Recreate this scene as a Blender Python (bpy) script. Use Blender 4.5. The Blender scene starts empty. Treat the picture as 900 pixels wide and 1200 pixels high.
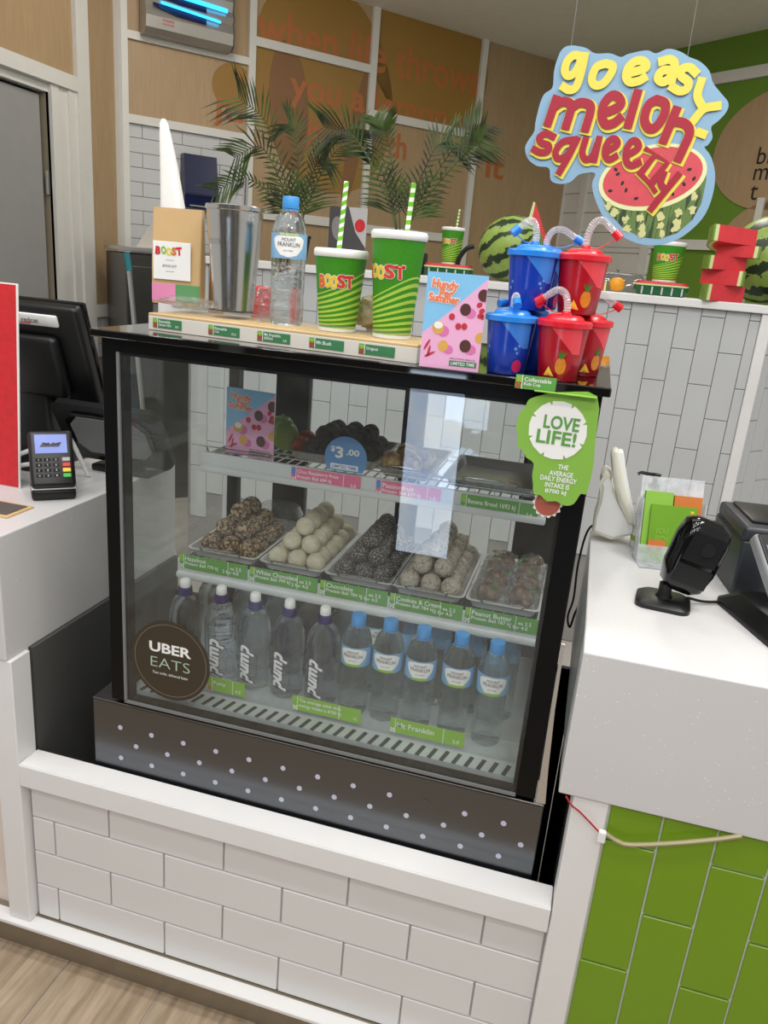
import bpy, bmesh, math, random
from mathutils import Vector, Matrix, noise as mnoise
D = bpy.data
SC = bpy.context.scene
COL = SC.collection
PI = math.pi
random.seed(7)

# ------------------------------------------------------------------ camera
cam_d = D.cameras.new('camera'); cam = D.objects.new('camera', cam_d); COL.objects.link(cam)
SC.camera = cam
cam_d.sensor_fit = 'VERTICAL'; cam_d.sensor_height = 36.0; cam_d.lens = 36.0 * 900.8 / 1200.0
cam_d.clip_start = 0.02; cam_d.clip_end = 60
_p, _r, _y = math.radians(17.7046), math.radians(4.9082), math.radians(-13.9852)
_f = Vector((math.sin(_y) * math.cos(_p), math.cos(_y) * math.cos(_p), -math.sin(_p)))
_rt = _f.cross(Vector((0, 0, 1))).normalized(); _up = _rt.cross(_f)
_a = _rt * math.cos(_r) + _up * math.sin(_r); _b = -_rt * math.sin(_r) + _up * math.cos(_r)
cam.matrix_world = Matrix(((_a.x, _b.x, -_f.x, 0.925), (_a.y, _b.y, -_f.y, -1.3263), (_a.z, _b.z, -_f.z, 1.6043), (0, 0, 0, 1)))

# ------------------------------------------------------------------ world, lights, exposure
wd = D.worlds.new('mall_daylight'); SC.world = wd; wd.use_nodes = True
wbg = wd.node_tree.nodes['Background']
wbg.inputs[0].default_value = (1.0, 0.985, 0.96, 1); wbg.inputs[1].default_value = 0.46
def area(name, loc, tgt, sx, sy, power, col=(1, 0.98, 0.95)):
    l = D.lights.new(name, 'AREA'); l.shape = 'RECTANGLE'; l.size = sx; l.size_y = sy; l.energy = power; l.color = col
    o = D.objects.new(name, l); COL.objects.link(o); o.location = loc
    o.rotation_euler = (Vector(tgt) - Vector(loc)).to_track_quat('-Z', 'Y').to_euler(); return o
for _i in range(6):
    for _j, _y in enumerate((-.95, -.35)): area('ceiling_downlight', (-1.0 + _i * .56, _y, 3.4), (-1.0 + _i * .56, _y + .1, 0), .16, .16, 4.0)
for _i in range(5):
    for _j, _y in enumerate((-2.9, -2.2)): area('walkway_downlight', (-.6 + _i * .8, _y, 3.4), (-.4 + _i * .6, -.6, .8), .16, .16, 4.2)
area('ceiling_lamp_over_till', (1.9, 0.25, 3.4), (1.75, 0.25, 0), 0.9, 0.5, 22)
area('ceiling_lamp_kitchen', (0.3, 1.7, 3.5), (0.35, 1.9, 0), 2.0, 0.3, 16)
area('ceiling_lamp_prep', (-1.3, 2.9, 3.5), (-1.9, 3.8, 1.4), 0.6, 0.3, 15, (1, 0.93, 0.84))
area('rear_bounce_fill', (1.2, 3.9, 3.5), (1.0, 3.9, 0), 1.2, 0.4, 22, (1, 0.95, 0.88))  # added fill, out of view; its floor bounce brightens the back ceiling
SC.view_settings.view_transform = 'Standard'; SC.view_settings.look = 'None'
SC.view_settings.gamma = 1.0; SC.view_settings.use_curve_mapping = False
SC.view_settings.exposure = 0.22
try:
    SC.cycles.transparent_max_bounces = 40; SC.cycles.max_bounces = 10
except Exception: pass

# ------------------------------------------------------------------ helpers: materials
def lin(c):
    return tuple((v / 12.92 if v <= 0.04045 else ((v + 0.055) / 1.055) ** 2.4) for v in (x / 255.0 for x in c))
class NT:
    def __init__(s, name):
        s.m = D.materials.new(name); s.m.use_nodes = True; s.t = s.m.node_tree; s.t.nodes.clear()
        s.out = s.n('ShaderNodeOutputMaterial')
    def n(s, ty, **kw):
        nd = s.t.nodes.new(ty)
        for k, v in kw.items(): setattr(nd, k, v)
        return nd
    def l(s, a, b): s.t.links.new(a, b)
    def v(s, sock, val):
        if hasattr(val, 'links'): s.l(val, sock)
        else: sock.default_value = val
    def math(s, op, a, b=None, c=None):
        nd = s.n('ShaderNodeMath', operation=op); s.v(nd.inputs[0], a)
        if b is not None: s.v(nd.inputs[1], b)
        if c is not None: s.v(nd.inputs[2], c)
        return nd.outputs[0]
    def mix(s, f, a, b):
        nd = s.n('ShaderNodeMix', data_type='RGBA'); s.v(nd.inputs[0], f)
        for i, c in ((6, a), (7, b)): s.v(nd.inputs[i], c if hasattr(c, 'links') else (*c, 1))
        return nd.outputs[2]
    def coord(s, scale=(1, 1, 1), kind='Object'):
        tc = s.n('ShaderNodeTexCoord'); mp = s.n('ShaderNodeMapping'); s.l(tc.outputs[kind], mp.inputs[0])
        mp.inputs['Scale'].default_value = scale; return mp.outputs[0]
    def noise(s, co, scale, detail=3, rough=.5):
        nd = s.n('ShaderNodeTexNoise'); s.l(co, nd.inputs['Vector']); nd.inputs['Scale'].default_value = scale
        nd.inputs['Detail'].default_value = detail; nd.inputs['Roughness'].default_value = rough; return nd.outputs['Fac']
    def ramp(s, fac, stops):
        nd = s.n('ShaderNodeValToRGB'); s.l(fac, nd.inputs[0]); cr = nd.color_ramp
        while len(cr.elements) > 1: cr.elements.remove(cr.elements[-1])
        cr.elements[0].position = stops[0][0]; cr.elements[0].color = (*stops[0][1], 1)
        for p, c in stops[1:]:
            e = cr.elements.new(p); e.color = (*c, 1)
        return nd.outputs[0]
    def bsdf(s, col, rough=.5, metal=0, bump=None, bstr=.2, bdist=.002, spec=.5, coat=0, trans=0, sss=0, emit=None, estr=0):
        p = s.n('ShaderNodeBsdfPrincipled'); s.v(p.inputs['Base Color'], col if hasattr(col, 'links') else (*col, 1))
        s.v(p.inputs['Roughness'], rough); p.inputs['Metallic'].default_value = metal
        p.inputs['Specular IOR Level'].default_value = spec; p.inputs['Coat Weight'].default_value = coat
        p.inputs['Transmission Weight'].default_value = trans; p.inputs['Subsurface Weight'].default_value = sss
        if emit is not None:
            s.v(p.inputs['Emission Color'], emit if hasattr(emit, 'links') else (*emit, 1)); p.inputs['Emission Strength'].default_value = estr
        if bump is not None:
            b = s.n('ShaderNodeBump'); s.l(bump, b.inputs['Height']); b.inputs['Strength'].default_value = bstr; b.inputs['Distance'].default_value = bdist
            s.l(b.outputs[0], p.inputs['Normal'])
        return p.outputs[0]
    def done(s, sh): s.l(sh, s.out.inputs[0]); return s.m
def pbr(name, rgb, rough=.5, metal=0, var=.06, vs=12, bump=0, bs=80, spec=.5, coat=0, stretch=(1, 1, 1), **kw):
    t = NT(name); c = lin(rgb); co = t.coord(stretch); f = t.noise(co, vs)
    lo = tuple(x * (1 - var) for x in c); hi = tuple(min(1, x * (1 + var)) for x in c)
    b = t.noise(co, bs) if bump else None
    return t.done(t.bsdf(t.mix(f, lo, hi), rough, metal, b, bump, .002, spec, coat, **kw))
def clear(name, tint=(1, 1, 1), refl=1.0, rough=.02, haze=0.0, edge=0.0, hcol=(.8, .85, .85), bump=0, bs=30, ior=1.45, stretch=(1, 1, 1)):
    t = NT(name); co = t.coord(stretch); nz = t.noise(co, bs)
    tr = t.n('ShaderNodeBsdfTransparent'); tr.inputs[0].default_value = (*tint, 1)
    gl = t.n('ShaderNodeBsdfGlossy'); gl.inputs['Roughness'].default_value = rough
    geo = t.n('ShaderNodeNewGeometry'); dt = t.n('ShaderNodeVectorMath', operation='DOT_PRODUCT'); t.l(geo.outputs['Incoming'], dt.inputs[1]); nrm = geo.outputs['Normal']
    if bump:
        b = t.n('ShaderNodeBump'); t.l(nz, b.inputs['Height']); b.inputs['Strength'].default_value = bump; b.inputs['Distance'].default_value = .004
        t.l(b.outputs[0], gl.inputs['Normal']); nrm = b.outputs[0]
    f0 = ((ior - 1) / (ior + 1)) ** 2; t.l(nrm, dt.inputs[0])
    sch = t.math('MULTIPLY_ADD', t.math('POWER', t.math('SUBTRACT', 1.0, t.math('MINIMUM', t.math('ABSOLUTE', dt.outputs['Value']), 1.0)), 5.0), 1 - f0, f0)   # Schlick reflectance, both faces alike
    if edge:                                     # longer path through the wall at grazing angles absorbs more
        c_ = t.math('POWER', t.math('SUBTRACT', 1.0, t.math('MINIMUM', t.math('ABSOLUTE', dt.outputs['Value']), 1.0)), 2.2)
        t.l(t.mix(t.math('MULTIPLY', c_, edge), tint, tuple(x * .25 for x in tint)), tr.inputs[0])
    mx = t.n('ShaderNodeMixShader'); t.l(t.math('MINIMUM', t.math('MULTIPLY', sch, refl), 1.0), mx.inputs[0]); t.l(tr.outputs[0], mx.inputs[1]); t.l(gl.outputs[0], mx.inputs[2])
    o = mx.outputs[0]
    if haze:
        df = t.n('ShaderNodeBsdfDiffuse'); df.inputs[0].default_value = (*hcol, 1)
        m2 = t.n('ShaderNodeMixShader'); t.v(m2.inputs[0], t.math('MULTIPLY', nz, haze * 2)); t.l(o, m2.inputs[1]); t.l(df.outputs[0], m2.inputs[2]); o = m2.outputs[0]
    return t.done(o)
def wood(name, a, b, stretch=(14, 14, .7), sc=6, rough=.5, var=.1):
    t = NT(name); co = t.coord(stretch); f = t.noise(co, sc, 6, .6); g = t.noise(t.coord((3, 3, .6)), 3, 3)
    f2 = t.math('ADD', t.math('MULTIPLY', f, .75), t.math('MULTIPLY', g, .25))
    return t.done(t.bsdf(t.ramp(f2, [(.3, lin(a)), (.7, lin(b))]), rough, 0, f, .08))

# ------------------------------------------------------------------ helpers: geometry
def B(): return bmesh.new()
def box(bm, x0, x1, y0, y1, z0, z1):
    vs = [bm.verts.new(p) for p in ((x0, y0, z0), (x1, y0, z0), (x1, y1, z0), (x0, y1, z0), (x0, y0, z1), (x1, y0, z1), (x1, y1, z1), (x0, y1, z1))]
    for f in ((3, 2, 1, 0), (4, 5, 6, 7), (0, 1, 5, 4), (1, 2, 6, 5), (2, 3, 7, 6), (3, 0, 4, 7)): bm.faces.new([vs[i] for i in f])
    return bm
def bevel(bm, r, seg=2):
    bmesh.ops.bevel(bm, geom=list(bm.edges), offset=r, segments=seg, affect='EDGES', profile=.5, clamp_overlap=True); return bm
def rbox(x0, x1, y0, y1, z0, z1, r=.004, seg=2): return bevel(box(B(), x0, x1, y0, y1, z0, z1), r, seg)
def loft(bm, loops, cap0=True, cap1=True, closed=True):
    rows = [[bm.verts.new(p) for p in lp] for lp in loops]; n = len(rows[0])
    for a, b in zip(rows, rows[1:]):
        for i in range(n if closed else n - 1):
            j = (i + 1) % n; bm.faces.new((a[i], a[j], b[j], b[i]))
    if cap0: bm.faces.new(rows[0][::-1])
    if cap1: bm.faces.new(rows[-1])
    return bm
def ring(r, z, n=24, cx=0, cy=0): return [(cx + r * math.cos(2 * PI * i / n), cy + r * math.sin(2 * PI * i / n), z) for i in range(n)]
def lathe(prof, n=24, bm=None, cx=0, cy=0, cap0=True, cap1=True):
    return loft(bm or B(), [ring(max(r, 1e-5), z, n, cx, cy) for r, z in prof], cap0, cap1)
def rrect(w, d, r, z, k=4):
    pts = []
    for cx, cy, a0 in ((w / 2 - r, d / 2 - r, 0), (-w / 2 + r, d / 2 - r, 90), (-w / 2 + r, -d / 2 + r, 180), (w / 2 - r, -d / 2 + r, 270)):
        for i in range(k + 1):
            a = math.radians(a0 + 90 * i / k); pts.append((cx + r * math.cos(a), cy + r * math.sin(a), z))
    return pts
def tube(pts, r, n=8, bm=None, taper=None, cap=True):
    bm = bm or B(); P = [Vector(p) for p in pts]; loops = []; u = None
    for i, p in enumerate(P):
        t = (P[min(i + 1, len(P) - 1)] - P[max(i - 1, 0)]).normalized()
        if u is None: u = t.orthogonal().normalized()
        u = (u - t * u.dot(t)).normalized(); v = t.cross(u)
        rr = r if taper is None else taper[i] if isinstance(taper, (list, tuple)) else r
        loops.append([tuple(p + (u * math.cos(2 * PI * k / n) + v * math.sin(2 * PI * k / n)) * rr) for k in range(n)])
    return loft(bm, loops, cap, cap)
def spline(pts, n=8):
    P = [Vector(p) for p in pts]; P = [P[0] * 2 - P[1]] + P + [P[-1] * 2 - P[-2]]; out = []
    for i in range(1, len(P) - 2):
        for k in range(n):
            t = k / n; a, b, c, d = P[i - 1], P[i], P[i + 1], P[i + 2]
            out.append(.5 * ((2 * b) + (c - a) * t + (2 * a - 5 * b + 4 * c - d) * t * t + (3 * b - a - 3 * c + d) * t ** 3))
    out.append(P[-2]); return out
def prism(poly, t, bm=None, z0=0):            # outline in local xy, thickness along z
    bm = bm or B(); lo = [bm.verts.new((x, y, z0)) for x, y in poly]; hi = [bm.verts.new((x, y, z0 + t)) for x, y in poly]; n = len(poly)
    bm.faces.new(hi); bm.faces.new(lo[::-1])
    for i in range(n): bm.faces.new((lo[i], lo[(i + 1) % n], hi[(i + 1) % n], hi[i]))
    return bm
def ellipse(cx, cy, rx, ry, n=24, rot=0):
    c, s = math.cos(rot), math.sin(rot)
    return [(cx + rx * math.cos(a) * c - ry * math.sin(a) * s, cy + rx * math.cos(a) * s + ry * math.sin(a) * c) for a in (2 * PI * i / n for i in range(n))]
def xf(bm, M): bmesh.ops.transform(bm, matrix=M, verts=bm.verts); return bm
def T(x, y, z): return Matrix.Translation((x, y, z))
def RX(a): return Matrix.Rotation(a, 4, 'X')
def RY(a): return Matrix.Rotation(a, 4, 'Y')
def RZ(a): return Matrix.Rotation(a, 4, 'Z')
FRONT = RX(PI / 2)                              # local xy drawing -> faces -Y
def mesh(bm, smooth=None):
    bmesh.ops.recalc_face_normals(bm, faces=bm.faces)
    me = D.meshes.new('m'); bm.to_mesh(me); bm.free()
    if smooth:
        me.polygons.foreach_set('use_smooth', [True] * len(me.polygons))
        try: me.set_sharp_from_angle(angle=math.radians(smooth))
        except Exception: pass
    return me
def ob(name, geo, mat, parent=None, smooth=None, M=None, loc=None, rot=None, label=None, kind=None):
    if isinstance(geo, bmesh.types.BMesh):
        if M is not None: xf(geo, M)
        geo = mesh(geo, smooth)
    o = D.objects.new(name, geo); geo.name = name
    if mat is not None and not geo.materials: geo.materials.append(mat)
    COL.objects.link(o)
    if parent: o.parent = parent
    if loc is not None: o.location = loc
    if rot is not None: o.rotation_euler = rot
    if label: o['label'] = label
    if kind: o['kind'] = kind
    return o
def tag(o, label, cat, group=None):
    o['label'] = label; o['category'] = cat
    if group: o['group'] = group
    return o
def thing(name, label, cat, loc=(0, 0, 0), rot=(0, 0, 0), group=None):
    o = D.objects.new(name, None); COL.objects.link(o); o.location = loc; o.rotation_euler = rot; o.empty_display_size = .02
    return tag(o, label, cat, group)
def struct(name, bm, mat, **kw): return ob(name, bm, mat, kind='structure', **kw)
def kids(o): return [c for c in COL.objects if c.parent == o]
def copy_tree(o, loc=None, rot=None, label=None, parent=None, _ch=None):
    if _ch is None:
        _ch = {}
        for c in COL.objects:
            if c.parent: _ch.setdefault(c.parent.name, []).append(c)
    c = o.copy(); COL.objects.link(c)
    if parent is not None: c.parent = parent
    if loc is not None: c.location = loc
    if rot is not None: c.rotation_euler = rot
    if label: c['label'] = label
    for k in _ch.get(o.name, []): copy_tree(k, parent=c, _ch=_ch)
    return c
_glyph = {}
def glyph(s, bold=0.0, res=3):
    key = (s, bold, res)
    if key not in _glyph:
        cu = D.curves.new('t', 'FONT'); cu.body = s; cu.size = 1; cu.offset = bold; cu.resolution_u = res
        cu.align_x = 'LEFT'; cu.align_y = 'BOTTOM_BASELINE'; cu.space_line = .95
        o = D.objects.new('t', cu); me = D.meshes.new_from_object(o)
        V = [tuple(v.co) for v in me.vertices]; F = [tuple(p.vertices) for p in me.polygons]
        D.objects.remove(o); D.curves.remove(cu); D.meshes.remove(me)
        xs = [v[0] for v in V] or [0]; ys = [v[1] for v in V] or [0]
        _glyph[key] = (V, F, min(xs), max(xs), min(ys), max(ys))
    return _glyph[key]
def put(bm, s, cx, cy, w=None, h=None, rot=0, bold=0.0, shear=0, z=0, left=False):
    """lettering fitted into a w x h box centred on (cx, cy) of the local xy plane"""
    V, F, x0, x1, y0, y1 = glyph(s, bold)
    sy = h / (y1 - y0) if h else w / (x1 - x0); sx = w / (x1 - x0) if w else sy
    c, sn = math.cos(rot), math.sin(rot); mx = x0 if left else (x0 + x1) / 2; my = (y0 + y1) / 2; vs = []
    for x, y, _ in V:
        y = (y - my) * sy; x = (x - mx) * sx + shear * y
        vs.append(bm.verts.new((cx + x * c - y * sn, cy + x * sn + y * c, z)))
    for f in F:
        try: bm.faces.new([vs[i] for i in f])
        except ValueError: pass
    return bm
def put_thick(bm, s, cx, cy, w=None, h=None, r=.001, k=10, z=0, **kw):      # stroke-thickened lettering
    put(bm, s, cx, cy, w, h, z=z, **kw)
    for i in range(k): put(bm, s, cx + r * math.cos(2 * PI * i / k), cy + r * math.sin(2 * PI * i / k), w, h, z=z - 3e-5 * (i + 1), **kw)
    return bm
def txt(s, parent, mat, cx, cy, w=None, h=None, M=FRONT, rot=0, bold=0.0, shear=0, z=.0006, left=False, name='lettering'):
    return ob(name, put(B(), s, cx, cy, w, h, rot, bold, shear, z, left), mat, parent, M=M)
def wrap(bm, R, ang=0, eps=.0005):              # bend a drawing (x around, y up) round a body of revolution; faces -Y at ang 0
    for v in bm.verts:
        r = R(v.co.y) if callable(R) else R; a = v.co.x / r + ang; e = r + eps + v.co.z
        v.co = Vector((e * math.sin(a), -e * math.cos(a), v.co.y))
    return bm
def patch(x0, x1, y0, y1, n=8, m=1, bm=None):   # subdivided rectangle for wrapping
    bm = bm or B(); g = [[bm.verts.new((x0 + (x1 - x0) * i / n, y0 + (y1 - y0) * j / m, 0)) for i in range(n + 1)] for j in range(m + 1)]
    for j in range(m):
        for i in range(n): bm.faces.new((g[j][i], g[j][i + 1], g[j + 1][i + 1], g[j + 1][i]))
    return bm
def fan(poly, bm=None, z=0):
    bm = bm or B(); n = len(poly); cx = sum(p[0] for p in poly) / n; cy = sum(p[1] for p in poly) / n
    c = bm.verts.new((cx, cy, z)); v = [bm.verts.new((x, y, z)) for x, y in poly]
    for i in range(n): bm.faces.new((c, v[i], v[(i + 1) % n]))
    return bm
def blade(rows, n=12, bm=None):                 # shape given as (y, half width) rows, subdivided for wrapping
    bm = bm or B(); g = [[bm.verts.new((-hw + 2 * hw * i / n, y, 0)) for i in range(n + 1)] for y, hw in rows]
    for a, b in zip(g, g[1:]):
        for i in range(n): bm.faces.new((a[i], a[i + 1], b[i + 1], b[i]))
    return bm
def clip_rect(poly, x0, x1, y0, y1):
    for ax, lim, sg in ((0, x0, 1), (0, x1, -1), (1, y0, 1), (1, y1, -1)):
        out = []
        for i in range(len(poly)):
            a, b = poly[i - 1], poly[i]; da = (a[ax] - lim) * sg; db = (b[ax] - lim) * sg
            if (da >= 0) != (db >= 0):
                t = da / (da - db); out.append((a[0] + (b[0] - a[0]) * t, a[1] + (b[1] - a[1]) * t))
            if db >= 0: out.append(b)
        poly = out
        if not poly: break
    return poly

# ------------------------------------------------------------------ materials
def speck_white(name, rgb):
    t = NT(name); co = t.coord(); v = t.n('ShaderNodeTexVoronoi'); t.l(co, v.inputs['Vector']); v.inputs['Scale'].default_value = 110
    sp = t.math('LESS_THAN', v.outputs['Distance'], .16); v2 = t.noise(co, 45)
    sp = t.math('MULTIPLY', sp, t.math('GREATER_THAN', v2, .55))
    c = lin(rgb); base = t.mix(t.noise(co, 3), tuple(x * .95 for x in c), tuple(min(1, x * 1.03) for x in c))
    return t.done(t.bsdf(t.mix(t.math('MULTIPLY', sp, .6), base, lin((252, 252, 252))), .32))
m_counter = speck_white('speckled_white_stone', (212, 211, 211))
m_paint = pbr('white_painted_timber', (232, 231, 230), .45, var=.03)
m_trim = pbr('white_trim_paint', (214, 213, 208), .5, var=.04)
m_tile = pbr('white_glazed_tile', (226, 225, 224), .22, var=.035, vs=5, bump=.02, bs=20)
m_tileg = pbr('white_glazed_wall_tile', (198, 200, 201), .2, var=.03, vs=5, bump=.02, bs=20)
m_grout = pbr('grey_grout', (150, 148, 145), .9)
m_groutw = pbr('pale_grout', (225, 228, 215), .9)
m_green_tile = pbr('green_glazed_tile', (116, 154, 22), .25, var=.05, vs=4)
m_black = pbr('black_powder_coat', (9, 9, 10), .4, var=.1, spec=.18)
m_gloss = pbr('gloss_black_glass', (8, 8, 9), .04, var=.05, spec=.7, coat=.6)
m_dark = pbr('dark_grey_panel', (84, 84, 82), .6)
m_plastic = pbr('black_plastic', (18, 18, 19), .38, var=.12, vs=30)
m_pgloss = pbr('black_gloss_plastic', (10, 10, 11), .1, var=.1)
m_grey = pbr('grey_plastic', (120, 122, 122), .4)
m_white = pbr('white_plastic', (238, 238, 236), .35, var=.02)
m_cream = pbr('cream_plastic', (226, 224, 208), .38, var=.03)
def steel_mat(name, rgb, rough, stretch=(.6, 40, 60)):
    t = NT(name); co = t.coord(stretch); f = t.noise(co, 12, 4); c = lin(rgb)
    r = t.math('MULTIPLY_ADD', f, .12, rough - .06)
    return t.done(t.bsdf(t.mix(f, tuple(x * .95 for x in c), c), r, 1.0, f, .01))
m_steel = steel_mat('brushed_steel', (108, 107, 106), .34)
def brushed_panel(name, rgb, rough):
    t = NT(name); co = t.coord((.6, 40, 60)); f = t.noise(co, 12, 4); c = lin(rgb); sh = t.bsdf(t.mix(f, tuple(x * .94 for x in c), c), rough, 1.0)
    p = sh.node; p.inputs['Anisotropic'].default_value = .75; tg = t.n('ShaderNodeTangent', direction_type='RADIAL', axis='Z'); t.l(tg.outputs[0], p.inputs['Tangent']); return t.done(sh)
m_panel = brushed_panel('brushed_steel_panel', (108, 111, 115), .3)
m_steelv = steel_mat('brushed_steel_cup', (205, 203, 198), .22, (40, 40, .6))
m_foil = pbr('aluminium_tray', (205, 206, 206), .28, metal=.9, var=.05)
m_enamel = pbr('white_enamel_tray', (214, 214, 212), .28, var=.03)
m_shelf = pbr('white_shelf_metal', (206, 210, 210), .35, var=.03)
m_wire = pbr('chrome_wire', (190, 190, 190), .25, metal=1)
m_glass = clear('cabinet_glass', (.975, .99, .985), 1.0, 0.0, haze=.012, hcol=(.75, .8, .8), ior=1.55)
m_acryl = clear('clear_acrylic', (.96, .97, .97), 1.2, .03, haze=.05)
m_cello = clear('crumpled_cellophane', (.95, .95, .95), 2.2, .08, haze=.06, bump=1.0, bs=90)
def water_filled(name, tint, clearness, bump, bs):
    t = NT(name); co = t.coord(); nz = t.noise(co, bs, 2)
    b = t.n('ShaderNodeBump'); t.l(nz, b.inputs['Height']); b.inputs['Strength'].default_value = bump; b.inputs['Distance'].default_value = .003
    g = t.n('ShaderNodeBsdfGlass'); g.inputs['Color'].default_value = (*tint, 1); g.inputs['Roughness'].default_value = .01; g.inputs['IOR'].default_value = 1.33; t.l(b.outputs[0], g.inputs['Normal'])
    tr = t.n('ShaderNodeBsdfTransparent'); tr.inputs[0].default_value = (*tint, 1); mx = t.n('ShaderNodeMixShader'); mx.inputs[0].default_value = clearness
    t.l(g.outputs[0], mx.inputs[1]); t.l(tr.outputs[0], mx.inputs[2]); return t.done(mx.outputs[0])
m_pet = water_filled('water_filled_bottle', (.95, .98, .985), .3, .5, 55)
m_pet2 = water_filled('water_filled_sports_bottle', (.94, .965, .985), .3, .22, 40)
m_timber = wood('pale_timber_veneer', (160, 134, 100), (180, 154, 120), rough=.45)
m_timber2 = wood('timber_deck', (196, 160, 108), (222, 190, 140), (.7, 14, 14), rough=.5)
m_floor = wood('limed_oak_plank', (136, 116, 94), (196, 176, 152), (10, .9, 10), 6, .42)
m_ceil = pbr('grey_white_ceiling', (236, 233, 226), .85)
m_kick = pbr('brushed_kick_strip', (152, 142, 124), .35, metal=.6, stretch=(.5, 20, 20))
m_gwall = pbr('leaf_green_paint', (100, 138, 40), .6, var=.03)
m_lemon = pbr('ochre_lemon_print', (150, 114, 50), .5, var=.08, vs=6)
m_lemon2 = pbr('brown_lemon_print', (132, 94, 56), .5, var=.08, vs=6)
m_orange_ink = pbr('orange_ink', (206, 118, 48), .5)
m_slogan = pbr('slogan_ink', (176, 104, 54), .5)
m_ink = pbr('black_ink', (25, 25, 28), .6)
m_wink = pbr('white_ink', (240, 240, 238), .6, var=.01)
m_tgreen = pbr('ticket_green', (96, 158, 72), .5, var=.04)
m_tgreen2 = pbr('ticket_dark_green', (62, 128, 82), .5, var=.04)
m_tlime = pbr('ticket_lime', (140, 190, 66), .5)
m_tpink = pbr('ticket_pink', (226, 110, 150), .5)
m_tblue = pbr('ticket_blue', (84, 138, 205), .5)
m_red = pbr('red_plastic', (214, 30, 46), .25, spec=.6, var=.05)
m_redd = pbr('deep_red_cup', (176, 18, 36), .22, spec=.6, var=.08)
m_blue = pbr('blue_plastic', (40, 130, 226), .25, spec=.6, var=.05)
m_blued = pbr('deep_blue_cup', (18, 60, 176), .22, spec=.6, var=.1)
m_bcap = pbr('sky_blue_cap', (66, 148, 216), .35)
m_navy = pbr('navy_plastic', (12, 24, 66), .3)
m_purple = pbr('purple_collar', (44, 36, 100), .3)
m_kraft = pbr('kraft_card', (196, 164, 116), .7, var=.06, vs=40)
m_pinkp = pbr('pink_print', (224, 138, 178), .6)
m_greenp = pbr('green_print', (92, 148, 96), .6)
m_redp = pbr('red_print', (202, 36, 44), .55, var=.3, vs=45)
m_yellow = pbr('yellow_ink', (228, 210, 82), .55, var=.03)
m_crimson = pbr('crimson_ink', (162, 20, 48), .55, var=.03)
m_skyblue = pbr('pale_blue_card', (134, 170, 198), .55, var=.03)
m_straw = clear('clear_ribbed_straw', (.95, .95, .96), 1.4, .1, haze=.25, hcol=(.92, .9, .92))
def m_led():
    t = NT('lit_blue_tube'); e = t.n('ShaderNodeEmission'); e.inputs[0].default_value = (.04, .45, 1, 1); e.inputs[1].default_value = 2.2
    return t.done(e.outputs[0])
m_tube = m_led()

# ================================================================== STRUCTURE
FZ = -0.13
floor = struct('floor', box(B(), -3.2, 3.6, -3.4, 8.2, FZ - .06, FZ - .004), pbr('floor_screed', (186, 180, 172), .7))
plank_me = None
for i in range(13):
    x0 = -1.13 + i * .2555
    y = -.04 + (0.35 * ((i * 7) % 5))
    for k in range(3):
        y1 = y - .95
        if y1 > 0 : y = y1; continue
        if plank_me is None: plank_me = mesh(rbox(-.126, .126, -.4735, .4735, 0, .012, .0015, 1))
        o = ob('plank', plank_me, m_floor, floor, loc=(x0 + .1278, (y + y1) / 2, FZ - .012))
        y = y1
struct('ceiling', box(B(), -3.2, 4.2, 0.9, 8.3, 3.56, 3.66), m_ceil)

# ---- far back wall, timber panels framed in white
TH = math.radians(48.03)
wb = struct('wall_back', box(B(), -.3, 4.6, .012, .12, FZ, 3.6), pbr('wall_backing', (150, 130, 100), .7), loc=(-2.54, 3.94, 0), rot=(0, 0, TH))
def panel(parent, s0, s1, z0, z1, mat, name='panel', t=.012, y=0.0): return ob(name, rbox(s0, s1, y, y + t, z0, z1, .002, 1), mat, parent)
rects = [(.055, .945, 2.995, 3.56), (.055, .945, 2.475, 2.945), (1.0, 2.0, 3.145, 3.56), (1.0, 2.0, 1.95, 3.085), (1.0, 2.0, .9, 1.88),
         (2.06, 3.13, 2.825, 3.56), (2.06, 3.13, 1.93, 2.76), (2.06, 3.13, .9, 1.86), (3.19, 4.5, .9, 3.56)]
for r in rects: panel(wb, *r, m_timber)
for s0, s1 in ((0, .055), (.945, 1.0), (2.0, 2.06), (3.13, 3.19)): ob('frame_bar', box(B(), s0, s1, -.03, .012, FZ, 3.56), m_trim, wb)
for s0, s1, z0, z1 in ((.055, .945, 2.945, 2.995), (.055, .945, 2.42, 2.475), (1.0, 2.0, 3.085, 3.145), (1.0, 2.0, 1.88, 1.95), (2.06, 3.13, 2.76, 2.825), (2.06, 3.13, 1.86, 1.93)):
    ob('frame_bar', box(B(), s0, s1, -.028, .012, z0, z1), m_trim, wb)
tm = {}
def tile_run(parent, mat, x0, x1, z0, z1, tw, thh, offs, y0, t=.008, gap=.003, zstart=None, name='tile', key=''):
    """horizontal running bond clipped to the rectangle"""
    z = z0 if zstart is None else zstart; row = 0
    while z < z1:
        a, b = max(z, z0), min(z + thh, z1)
        if b - a > .012:
            x = x0 - tw + (offs[row % len(offs)] % tw)
            while x < x1:
                c, d = max(x, x0), min(x + tw, x1)
                if d - c > .012:
                    k = (key, round(d - c, 4), round(b - a, 4))
                    if k not in tm: tm[k] = mesh(rbox(gap / 2, d - c - gap / 2, 0, t, gap / 2, b - a - gap / 2, .0015, 1))
                    ob(name, tm[k], mat, parent, loc=(c, y0, a))
                x += tw
        z += thh; row += 1
tile_run(wb, m_tileg, .055, .945, 1.16, 2.42, .293, .0975, (.10, .2465), 0, key='wb')
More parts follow.
